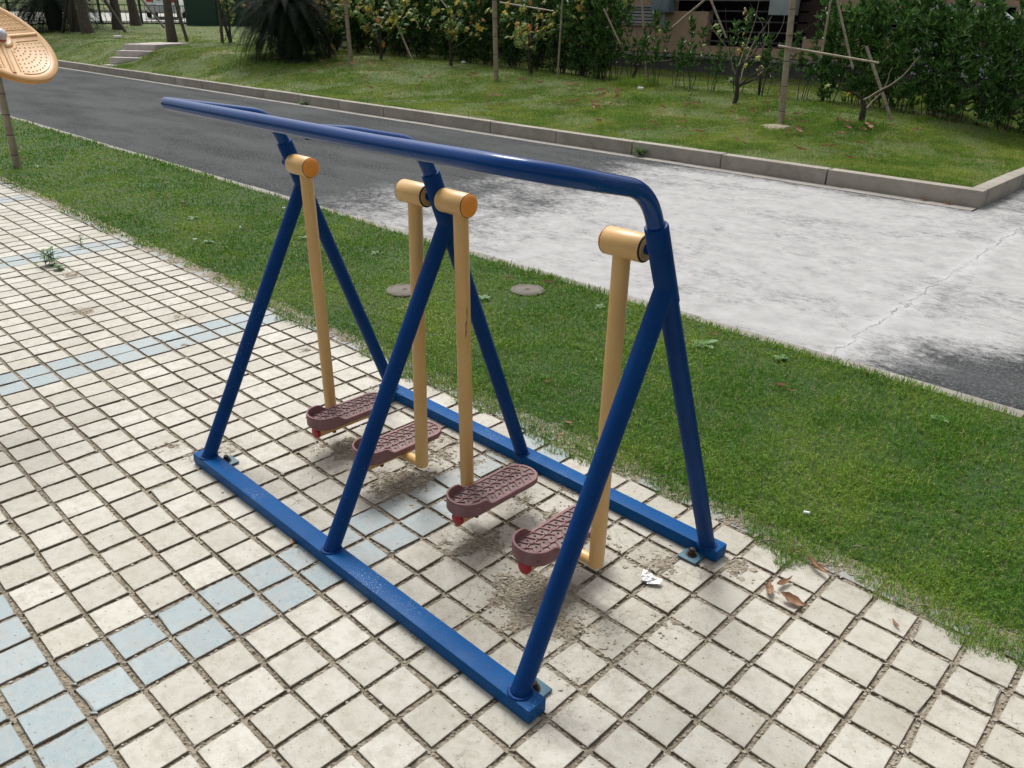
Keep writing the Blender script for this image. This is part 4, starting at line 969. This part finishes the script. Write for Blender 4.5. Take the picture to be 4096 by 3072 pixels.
# vines and saplings with autumn leaves -----------------------------
def lobed(mb, c, n_, s, rs):
    n_ = Vector(n_).normalized(); u = n_.orthogonal().normalized(); u = Matrix.Rotation(rs.uniform(0, 6.28), 3, n_) @ u; w_ = n_.cross(u); c = Vector(c)
    pts = [(0, -.15), (.35, -.42), (.5, -.05), (.95, .1), (.45, .32), (.35, .8), (.0, .5), (-.35, .8), (-.45, .32), (-.95, .1), (-.5, -.05), (-.35, -.42)]
    vs = [c+n_*(.12*s)]+[c+u*x*s+w_*y*s-n_*(abs(x)*.25*s) for x, y in pts]; mb.add(vs, [[0, k+1, (k+1) % 12+1] for k in range(12)])
def vine(px, py, hgt, seed, lab, leaves=60, spread=1.0, lsz=.085, limbs=6, fork=.35, trunkr=.035, low=.35):
    rs = random.Random(seed); Q = hit(px, py); root = tag(empty('vine_sapling', (Q[0], Q[1], Q[2]-.03)), lab, 'sapling', 'vine saplings on the bank')
    tp = [(0, 0, 0)]; x = y = 0
    for k in range(1, 5): x += rs.uniform(-.04, .04); y += rs.uniform(-.03, .03); tp.append((x, y, hgt*fork*k/4))
    MB().tube(tp, [trunkr*(1.25-.12*k) for k in range(5)], 9).build('trunk', M['darkbark'], root)
    lm = MB(); ends = []
    for b in range(limbs):
        a = rs.uniform(0, 6.28); p_ = Vector(tp[rs.choice((2, 3, 4, 4))]); d = Vector((math.cos(a)*.9, math.sin(a)*.35, rs.uniform(.15, .9))).normalized(); pts = [p_.copy()]; L = spread*rs.uniform(.6, 1.1)
        for q in range(9):
            d = (d+Vector((rs.uniform(-.35, .35), rs.uniform(-.2, .2), rs.uniform(-.22, .4)))).normalized(); p_ = p_+d*L/7; pts.append(p_.copy()); ends.append((p_.copy(), d.copy()))
        limb = MB().tube(pts, [trunkr*.42*(1-.085*q) for q in range(len(pts))], 6).build('limb', M['twig'] if rs.random() < .3 else M['darkbark'], root)
    for _ in range(int(leaves*.6)):
        e, d = rs.choice(ends); 
        if e.z < hgt*low and rs.random() < .7: continue
        lobed(lm, e+Vector((rs.uniform(-.2, .2), rs.uniform(-.12, .12), rs.uniform(-.16, .08))), (rs.uniform(-1, 1), rs.uniform(-1.2, .2), rs.uniform(.1, 1)), lsz*rs.uniform(.7, 1.5), rs)
    if leaves: lm.build('foliage', M['vine'], root, smooth=False)
    return root
vine(1320, 232, 2.2, 1, 'autumn coloured vine left of the first upright bamboo stake, in front of the cycad edge', 260, 1.2, .10, 8)
vine(1522, 240, 2.3, 2, 'autumn coloured vine with dark crooked trunk just right of the first upright bamboo stake', 330, 1.35, .10, 8)
vine(1805, 264, 2.2, 3, 'autumn coloured vine with round fruits between the two upright bamboo stakes', 300, 1.35, .095, 8)
vine(2127, 300, 2.1, 4, 'autumn coloured vine with slim dark trunk right of the second upright bamboo stake', 260, 1.3, .09, 9)
vine(2330, 305, 2.2, 14, 'yellow leaved vine between the slim dark trunk and the louvred vent', 200, 1.2, .10, 8, .45)
vine(2527, 322, 1.7, 5, 'bare branched sapling standing in a tuft of tall grass below the louvred vent', 26, 1.2, .08, 8, .2)
vine(2935, 420, 1.9, 6, 'sapling with bare crooked branches and a few fruits left of the thick bamboo stake', 40, 1.1, .065, 9, .35)
vine(3448, 498, 1.5, 7, 'small dark stump of a vine with thin arching shoots below the horizontal cane', 8, .75, .05, 4, .25, .045)
vine(3035, 380, 2.0, 16, 'leafless thin sapling behind the thick bamboo stake on its left side', 14, 1.0, .06, 6, .4, .02)
# grapes / small round fruits hanging in the vines
def fruits(px, py, n, Y, lab, seed):
    rs = random.Random(seed); c = onY(px, py, Y); mb = MB(); bm = bmesh.new(); bmesh.ops.create_icosphere(bm, subdivisions=1, radius=.022)
    base = [q.co.copy() for q in bm.verts]; fc = [[q.index for q in f.verts] for f in bm.faces]; bm.free()
    for k in range(n): o = Vector((rs.uniform(-.05, .05), rs.uniform(-.04, .04), -k*.022)); mb.add([q+o for q in base], fc)
    ob = mb.build('fruit_bunch', M['fruit']); ob.location = Vector(c); tag(ob, lab, 'fruit', 'bunches of fruit on the vines')
M['fruit'] = leafmat('pale_fruit', [(0, (.22, .28, .08)), (.6, (.42, .40, .14)), (1, (.20, .05, .05))], .4, .1)
for k, (px, py, n, Y, lab) in enumerate(((1670, 85, 9, 13.4, 'long bunch of pale green fruit hanging left of the middle vine trunk'), (1712, 100, 7, 13.3, 'short bunch of pale green fruit beside the middle vine trunk'), (1803, 155, 5, 13.3, 'small pale fruit bunch low on the middle vine trunk'), (2985, 35, 9, 12.2, 'dark and yellow fruit bunch high up left of the thick bamboo stake'), (2982, 175, 6, 12.2, 'yellow fruit bunch on the sapling left of the thick bamboo stake'), (3042, 265, 7, 12.2, 'red and yellow fruit bunch low beside the thick bamboo stake'), (2330, 15, 5, 13.5, 'orange leaves and fruit bunch above the yellow vine'))): fruits(px, py, n, Y, lab, k)

# tuft of long grass round the bare sapling
def tuft(px, py, n, L, lab, s=.2):
    Q = hit(px, py); rs = np.random.RandomState(int(px)); P_ = np.stack([Q[0]+rs.normal(0, s, n), Q[1]+rs.normal(0, s*.7, n), np.zeros(n)], 1); P_[:, 2] = bankz(P_[:, 0], P_[:, 1])-.01
    o = blades('grass_tuft', P_, L*rs.uniform(.5, 1.1, n), np.full(n, .007), M['grass'], .9, int(py), lab)
tuft(2540, 345, 1600, .26, 'tuft of longer darker grass round the bare sapling'); tuft(3448, 512, 1500, .16, 'raised tuft of darker grass round the vine stump', .22); tuft(2590, 400, 1800, .15, 'dark green stripe of longer grass below the bare sapling', .3); tuft(2450, 460, 1800, .12, 'dark green stripe of longer grass above the kerb', .35)

# cycads ------------------------------------------------------------
def cycad(px, py, R0, seed, lab, h=.55, nf=60):
    rs = random.Random(seed); Q = hit(px, py); root = tag(empty('cycad', (Q[0], Q[1], Q[2]-.05)), lab, 'cycad')
    tb = MB(); tb.tube([(0, 0, 0), (0, 0, h*.3), (0, 0, h*.8), (0, 0, h)], [.30, .34, .30, .2], 14)
    for k in range(60):
        a = k*2.4; z = h*(k/60); tb.box(.28, .38, -.035, .035, -.02, .05, 0, 0, Matrix.Rotation(a, 3, 'Z') @ Matrix.Rotation(-.5, 3, 'Y'), (0, 0, z))
    tb.build('trunk', M['darkbark'], root, smooth=False)
    V = []; F = []; sp = MB()
    for k in range(nf):
        a = k*2.399; el = R(82)-(k/nf)**1.2*R(112); L = R0*rs.uniform(.85, 1.1); p_ = Vector((0, 0, h)); d = Vector((math.cos(a)*math.cos(el), math.sin(a)*math.cos(el), math.sin(el))); pts = []
        nseg = 18
        for q in range(nseg+1):
            pts.append(p_.copy()); p_ = p_+d*L/nseg; d = (d+Vector((0, 0, -.115))).normalized()
        sp.tube(pts[::4]+[pts[-1]], [.012, .01, .008, .005, .003, .002][:len(pts[::4])+1], 4)
        for q in range(1, nseg):
            for sub in (0, .33, .66):
                c = pts[q]*(1-sub)+pts[q+1]*sub; t = (pts[q+1]-pts[q]).normalized(); s = t.cross(Vector((0, 0, 1))).normalized(); up_ = s.cross(t); ll = .17*math.sin(math.pi*min(1, (q+sub)/nseg*.9+.1))*R0/1.3
                for sg in (-1, 1):
                    b = len(V); dd = (s*sg+t*.55+up_*.35).normalized(); V += [tuple(c-t*.011), tuple(c+t*.011), tuple(c+dd*ll)]; F.append((b, b+1, b+2))
    npmesh('fronds', np.array(V), np.array(F), M['cycad'], root); sp.build('frond_stalks', M['cycad'], root, smooth=False)
cycad(1165, 232, 2.0, 3, 'large dark cycad with arching fronds beside the autumn vines', 1.15, 170)
cycad(225, 118, 3.1, 5, 'huge dark cycad behind the orange disc at the upper left', 1.3, 170)

# saplings and tree trunks at the upper left ------------------------
def crown_cloud(parent, c, r, n, seed, L=.16):
    rs = np.random.RandomState(seed); k = rs.randint(0, 14, n); cc = rs.normal(0, 1, (14, 3)); cc /= np.linalg.norm(cc, axis=1)[:, None]; cc *= r*.62
    P_ = cc[k]+rs.normal(0, r*.24, (n, 3)); P_[:, 2] *= .75; P_ += np.array(c); D_ = rs.normal(0, 1, (n, 3)); D_[:, 2] -= .2
    leafcloud('crown', P_, D_, L*rs.uniform(.6, 1.2, n), L*.5*rs.uniform(.7, 1.1, n), M['crown'], parent, rs)
def tree(px, py, r, lean, lab, H=6.5, seed=1, mat='bark'):
    Q = hit(px, py); root = tag(empty('tree', (Q[0], Q[1], Q[2]-.08)), lab, 'tree', 'trees at the upper left'); rs = random.Random(seed)
    pts = [(lean*H*k/8+rs.uniform(-.03, .03), rs.uniform(-.03, .03), H*.75*k/8) for k in range(9)]
    tk = MB().tube(pts, [r*1.45, r*1.12]+[r*(1-.05*k) for k in range(7)], 14)
    for b in range(5):
        a = b*1.3; s0 = Vector(pts[6+b % 3]); tk.tube([s0, s0+Vector((math.cos(a)*.6, math.sin(a)*.6, .7)), s0+Vector((math.cos(a)*1.3, math.sin(a)*1.3, 1.2))], [r*.45, r*.3, r*.12], 7)
    tk.build('trunk', M[mat], root); crown_cloud(root, (lean*H, 0, H*.95), 1.9, 1300, seed)
tree(690, 172, .135, .03, 'tree with straight grey brown trunk right above the stone steps', seed=1)
tree(350, 132, .19, -.05, 'tree with pale trunk between the big cycad and the green fence curls', seed=2)
tree(545, 102, .20, -.07, 'tree with pale trunk standing on a grassy rise beyond the green fence', seed=3)
tree(310, 126, .16, -.10, 'tree with dark trunk just right of the first leaning pole', seed=4, mat='darkbark')
tree(470, 118, .17, .04, 'tree with grey trunk behind the long leaning prop', seed=5)
def prop(px0, py0, px1, py1, r, lab, mat='darkbark', dY=0):
    a = hit(px0, py0); b = onY(px1, py1, a[1]+dY); bamboo('tree_prop', Vector(a)-Vector((0, 0, .1)), Vector(a)+(Vector(b)-Vector(a))*1.15, r, lab, 0, 'wooden props of the trees', mat, 'tree prop')
prop(248, 132, 268, 0, .07, 'dark prop leaning right, leftmost beside the big cycad'); prop(283, 128, 276, 0, .07, 'thin grey prop left of the dark trunk', 'bark')
prop(508, 130, 420, 0, .075, 'long dark prop leaning left above the stone steps', 'darkbark'); prop(667, 115, 570, 0, .055, 'long brown prop leaning left in front of the white car', 'bark')
prop(752, 168, 705, 20, .06, 'brown prop leaning against the grey brown trunk above the steps', 'bark'); prop(925, 172, 870, 0, .05, 'dark crooked prop left of the large cycad', 'darkbark')
prop(890, 172, 873, 0, .055, 'upright pale brown stake left of the large cycad', 'bark')
vine(925, 172, 2.3, 21, 'small autumn coloured vine above the upright pale stake left of the cycad', 260, 1.5, .12, 8, .6)

# stone steps -------------------------------------------------------
steps = tag(empty('stone_steps', (-26.8, 8.7, 0)), 'short flight of pale stone steps climbing the grass bank on the left', 'steps')
def stepbox(): pass
steps.location = (-25.9, 8.99, 0); steps.rotation_euler = (0, 0, math.atan2(.58, .81))
for u0, u1, v0, v1, z1 in ((-.05, 1.1, -.36, .02, .2), (0, 1.1, 0, .46, .40), (0, 1.1, .43, .88, .575), (0, 1.1, .85, 2.9, .745)): MB().box(u0, u1, v0, v1, -.2, z1, .012).build('step', M['step'], steps)

# small white lid in the bank grass
for px, py, lab, r in ((471, 153, 'small round white lid lying in the grass left of the steps', .14),):
    Q = hit(px, py); put(tag(MB().tube([(0, 0, -.02), (0, 0, .05), (0, 0, .06)], [r, r, r*.9], 24).build('white_lid', M['paper']), lab, 'lid'), (Q[0], Q[1], Q[2]+.03))
for px, py, lab in ((1855, 255, 'scrap of white rubbish in the grass below the hedge right of the middle vine'), (2562, 362, 'scrap of white rubbish beside the tuft of tall grass')):
    Q = hit(px, py); o = MB().box(-.09, .07, -.03, .05, 0, .07, .02).build('litter_scrap', M['paper']); tag(o, lab, 'litter'); o.location = (Q[0], Q[1], Q[2]+.01); o.scale = (.8, .8, .8)
# cement crumb & bare soil heap round the thick stake
Q = hit(3118, 510); n = 26; rs = random.Random(3); mb = MB(); vs = [(0, 0, .05)]
for rr, z in ((.12, .045), (.22, .02), (.30, -.03)):
    for k in range(n): a = 2*math.pi*k/n; f = rr*(1+rs.uniform(-.15, .15)); vs.append((f*1.2*math.cos(a), f*math.sin(a), z+rs.uniform(-.006, .006)))
mb.add(vs, [[0, 1+k, 1+(k+1) % n] for k in range(n)]+[[1+l*n+k, 1+(l+1)*n+k, 1+(l+1)*n+(k+1) % n, 1+l*n+(k+1) % n] for l in range(2) for k in range(n)])
put(struct(mb.build('soil_heap', M['dirt'])), (Q[0], Q[1], Q[2]-.01))

# ------------------------------------------------------------------ green fence and car at the upper left
XFn = -43.2
fence = tag(empty('iron_fence', (XFn, 16, 0)), 'dark green iron fence with curled ornaments along the cross road at the upper left', 'fence')
fy0, fy1 = 9.5, 24.5
zf = float(gz(XFn, 14))
def fz(y): return float(gz(XFn, y))+.02
mb = MB().box(-.03, .03, fy0-16, fy1-16, zf+.10, zf+.14).box(-.03, .03, fy0-16, fy1-16, zf+.85, zf+.89); mb.build('rail', M['fence'], fence)
k = 0; y = fy0
while y < fy1:
    if k % 8 == 0: MB().box(-.05, .05, y-16-.05, y-16+.05, zf-.1, zf+2.2, .008).build('post', M['fence'], fence)
    y += .25; k += 1
pk = MB(); y = fy0
while y < fy1: pk.tube([(0, y-16, zf-.02), (0, y-16, zf+.86)], .014, 5); y += .25
o = pk.build('pickets', M['fence'], fence, smooth=False); o['kind'] = 'stuff'
for q in range(7):
    c = fy0+1+q*2.05-16; mb = MB()
    for sg in (-1, 1): mb.tube([(0, c+sg*(.08+.45*(1-t/14))*math.cos(t*.42), zf+.9+.02*t+.30*(1-t/14)*math.sin(t*.42)+.1) for t in range(15)], .024, 6)
    mb.build('scroll', M['fence'], fence)
# solid dark green hoarding on the right part of the fence
a_, b_2 = onY(735, 60, 20.), None
rv = ray(742, 60); yh = CAM[1]+rv[1]*(-41.5-CAM[0])/rv[0]+1.3
hb = tag(empty('green_hoarding', (-41.5, yh, 0)), 'dark green hoarding behind the small vine left of the large cycad', 'hoarding')
z0 = float(gz(-41.5, 19)); MB().box(-.04, .04, -1.3, 12, z0-.2, z0+1.9).build('panel', M['fence'], hb)
for q in range(8): MB().box(-.02, .09, -1.3+q*1.7, -1.22+q*1.7, z0-.2, z0+2.0).build('post', M['fence'], hb)

# car
car = tag(empty('parked_car', (0, 0, 0)), 'white car with red rear lamp seen from behind on the cross road', 'car')
def loft(secs, name, mat):
    mb = MB(); n = len(secs[0]); vs = [p_ for s_2 in secs for p_ in s_2]
    mb.add(vs, [[l*n+k, l*n+(k+1) % n, (l+1)*n+(k+1) % n, (l+1)*n+k] for l in range(len(secs)-1) for k in range(n)]+[list(range(n))[::-1], list(range((len(secs)-1)*n, len(secs)*n))]); return mb.build(name, mat, car, ang=40)
def sec(x, w_, z0, z1, r=.12): return [(x, -w_, z0+r), (x, -w_+r, z0), (x, w_-r, z0), (x, w_, z0+r), (x, w_, z1-r), (x, w_-r*.8, z1), (x, -w_+r*.8, z1), (x, -w_, z1-r)]
loft([sec(-2.28, .80, .42, .98), sec(-2.2, .88, .32, 1.06), sec(-1.2, .92, .26, 1.08), sec(1.2, .92, .26, 1.02), sec(2.0, .88, .28, .92), sec(2.3, .72, .4, .78)], 'body', M['car'])
loft([sec(-2.12, .72, 1.02, 1.12, .04), sec(-1.72, .66, 1.02, 1.62), sec(-1.2, .66, 1.0, 1.68), sec(.2, .65, 1.0, 1.66), sec(.65, .68, 1.0, 1.4), sec(1.05, .74, .98, 1.03, .02)], 'cabin', M['car'])
MB().add([(-2.10, -.60, 1.13), (-2.10, .60, 1.13), (-1.77, .54, 1.56), (-1.77, -.54, 1.56)], [[0, 3, 2, 1]]).build('rear_window', M['glass'], car, smooth=False)
for sy in (-1, 1):
    MB().add([(-1.55, sy*.705, 1.1), (-.1, sy*.705, 1.1), (-.15, sy*.675, 1.54), (-1.4, sy*.675, 1.54)], [[0, 1, 2, 3]]).build('side_window', M['glass'], car, smooth=False)
    MB().box(-2.30, -2.12, sy*.60-.17, sy*.60+.17, .84, 1.02, .03).build('tail_lamp', M['tail'], car)
    for wx in (-1.38, 1.38):
        wh = MB().tube([(wx, sy*.72, .33), (wx, sy*.93, .33)], [.335, .335], 26).build('wheel', M['black'], car); MB().tube([(wx, sy*.90, .33), (wx, sy*.945, .33)], [.2, .19], 18).build('rim', M['louvre'], wh)
MB().box(-2.36, -2.2, -.8, .8, .36, .60, .05).build('bumper', M['louvre'], car)
MB().box(-2.315, -2.25, -.24, .24, .66, .78, .01).build('number_plate', M['paper'], car)
cp = CAM+ray(672, 78)*57; car.location = (cp[0], cp[1], float(gz(cp[0], cp[1]))+.09); car.rotation_euler = (0, 0, R(149))

# ================================================================== BUILDING BEHIND THE HEDGE
YB = 18.2
def Bp(px, py): q = onY(px, py, YB); return q[0], q[2]
bld = tag(empty('building', (-8, YB, 0)), 'beige rendered building with grey plinth, louvred vent and dark openings behind the hedge', 'building')
def bx_(name, x0, x1, z0, z1, y0, y1, mat, parent=None, bev=0):
    return MB().box(x0+8, x1+8, y0-YB, y1-YB, z0, z1, bev).build(name, M[mat], parent or bld)
XL = Bp(1900, 60)[0]; zled = Bp(2700, 215)[1]; zO = Bp(3000, 190)[1]
openings = []
def rect(px0, py0, px1, py1):
    x0, z1 = Bp(px0, py0); x1, z0 = Bp(px1, py1); return (x0, x1, z0, z1)
vent = rect(2428, 26, 2612, 96); op1 = rect(2701, -60, 2845, 46); op2 = rect(2846, -60, 3205, 200); op3 = rect(3330, 45, 3735, 165); op4 = rect(3905, 22, 4052, 84)
door = rect(3206, -60, 3329, 160)
ops = [vent, (op1[0], op1[1], op1[2], 3.2), (op2[0], op2[1], op2[2], 3.2), (door[0], door[1], door[2], 3.2), op3, op4]
zb0, zt0 = zled+.02, 6.0
xsb = sorted({XL-9, 9.}|{v for o in ops for v in o[:2]}); zsb = sorted({zb0, zt0}|{v for o in ops for v in o[2:]})
mb = MB()
for i in range(len(xsb)-1):
    for j in range(len(zsb)-1):
        cx_, cz_ = (xsb[i]+xsb[i+1])/2, (zsb[j]+zsb[j+1])/2
        if any(o[0] < cx_ < o[1] and o[2] < cz_ < o[3] for o in ops): continue
        mb.add([(x+8, y, z) for y in (0, .25) for x, z in ((xsb[i], zsb[j]), (xsb[i+1], zsb[j]), (xsb[i+1], zsb[j+1]), (xsb[i], zsb[j+1]))], [[0, 1, 2, 3], [7, 6, 5, 4], [0, 4, 5, 1], [1, 5, 6, 2], [2, 6, 7, 3], [3, 7, 4, 0]])
mb.build('wall', M['beige'], bld, smooth=False)
bx_('plinth', XL-9, 9, -.3, zled-.06, YB-.35, YB+.2, 'grey_render'); bx_('ledge', XL-9, 9, zled-.06, zled, YB-.42, YB-.01, 'ledge', bev=.01)
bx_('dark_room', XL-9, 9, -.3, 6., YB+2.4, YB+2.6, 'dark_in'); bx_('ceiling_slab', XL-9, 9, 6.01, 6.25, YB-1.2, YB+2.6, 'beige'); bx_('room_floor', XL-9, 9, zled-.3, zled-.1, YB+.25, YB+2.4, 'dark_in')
# louvred vent
vf = bx_('vent_frame', vent[0]-.03, vent[1]+.03, vent[3], vent[3]+.04, YB-.03, YB+.05, 'louvre')
n = 5
for k in range(n):
    zc = vent[2]+(vent[3]-vent[2])*(k+.5)/n; hh = (vent[3]-vent[2])/n*.36
    bx_('louvre_slat', vent[0], vent[1], zc-hh, zc+hh, YB+.02, YB+.06, 'louvre')
bx_('vent_back', vent[0], vent[1], vent[2], vent[3], YB+.1, YB+.12, 'dark_in')
bx_('vent_sill', vent[0]-.05, vent[1]+.05, vent[2]-.05, vent[2]-.002, YB-.06, YB+.1, 'ledge')
# lintel strip, low wall panel, door, columns, window frames
lt = rect(2640, -14, 3110, 3); bx_('lintel', lt[0], lt[1], lt[2], lt[3], YB-.12, YB-.004, 'ledge')
bx_('brown_door', door[0], door[1], door[2], 3.2, YB+.1, YB+.16, 'brown_in')
for (a, b, c, d_, nm, mt) in ((3113, -60, 3196, 62, 'column', 'white_col'), (3738, 15, 3845, 330, 'column', 'white_col'), (3880, 20, 3903, 120, 'column', 'white_col')):
    q = rect(a, b, c, d_); bx_(nm, q[0], q[1], q[2], q[3], YB-.3, YB-.05, mt, bev=.01)
for r0 in (op2, op3):
    nb = 6
    for k in range(nb):
        zc = r0[2]+(min(r0[3], 2.6)-r0[2])*(k+.5)/nb; bx_('grille_bar', r0[0], r0[1], zc-.018, zc+.018, YB+.1, YB+.13, 'grey_render')
q = rect(3275, 238, 3365, 252); bx_('sill_block', q[0], q[1], q[2], q[3], YB-.6, YB-.43, 'ledge')
bx_('window_frame', op4[0], op4[1], op4[3]-.03, op4[3], YB-.02, YB+.03, 'ledge'); bx_('window_sill', op4[0]-.05, op4[1]+.05, op4[2]-.06, op4[2]-.003, YB-.06, YB+.1, 'ledge')
# pale lower wall right
q = rect(3700, 180, 4300, 330); bx_('lower_panel', q[0], q[1], q[2], q[3], YB-.5, YB-.43, 'white_col')
# meter box with its pipe
q = rect(2640, -60, 2700, 50); mbx = tag(empty('meter_box', ((q[0]+q[1])/2, YB, 0)), 'blue grey metal meter box on the beige wall with a pipe below', 'meter box')
w_ = (q[1]-q[0])/2; MB().box(-w_, w_, -.33, -.02, q[2], q[3], .015).build('cabinet', M['box'], mbx); MB().tube([(w_*.25, -.2, q[2]), (w_*.25, -.2, Bp(2680, 130)[1])], .05, 12).build('pipe', M['box'], mbx)
MB().box(-w_+.04, w_-.04, -.345, -.331, q[2]+.05, q[3]-.05, .004).build('door', M['box'], mbx)
# bright metal handrail at the upper right
a = Vector(onY(3925, -20, 15.2)); b = Vector(onY(4068, 92, 15.2)); o = empty('metal_handrail', a); tag(o, 'bright white metal handrail slanting down at the upper right corner', 'handrail')
d = b-a; MB().tube([Vector((0, 0, 0))-d*.8, Vector((0, 0, 0)), d, d+Vector((.04, 0, -.02))], .026, 12).build('rail_tube', M['white_metal'], o)
MB().tube([d, d+Vector((0, 0, -1.4))], .02, 10).build('rail_post', M['white_metal'], o)
# trees behind the left hedge close the view between the cross road and the building
for k, (x, y, s_) in enumerate(((-33, 24, 1.6), (-29.5, 23, 1.5), (-26, 24, 1.7), (-23.5, 22, 1.5), (-37, 28, 1.9))):
    o = plant(dense[k % 3], (x, y, float(gz(x, y))-.1), k*1.3, s_*1.15, '%s tall bushy evergreen far behind the large cycad' % ORD[k], 'evergreens far behind the cycad'); o.scale = (s_*1.9, s_*1.9, s_*1.3)
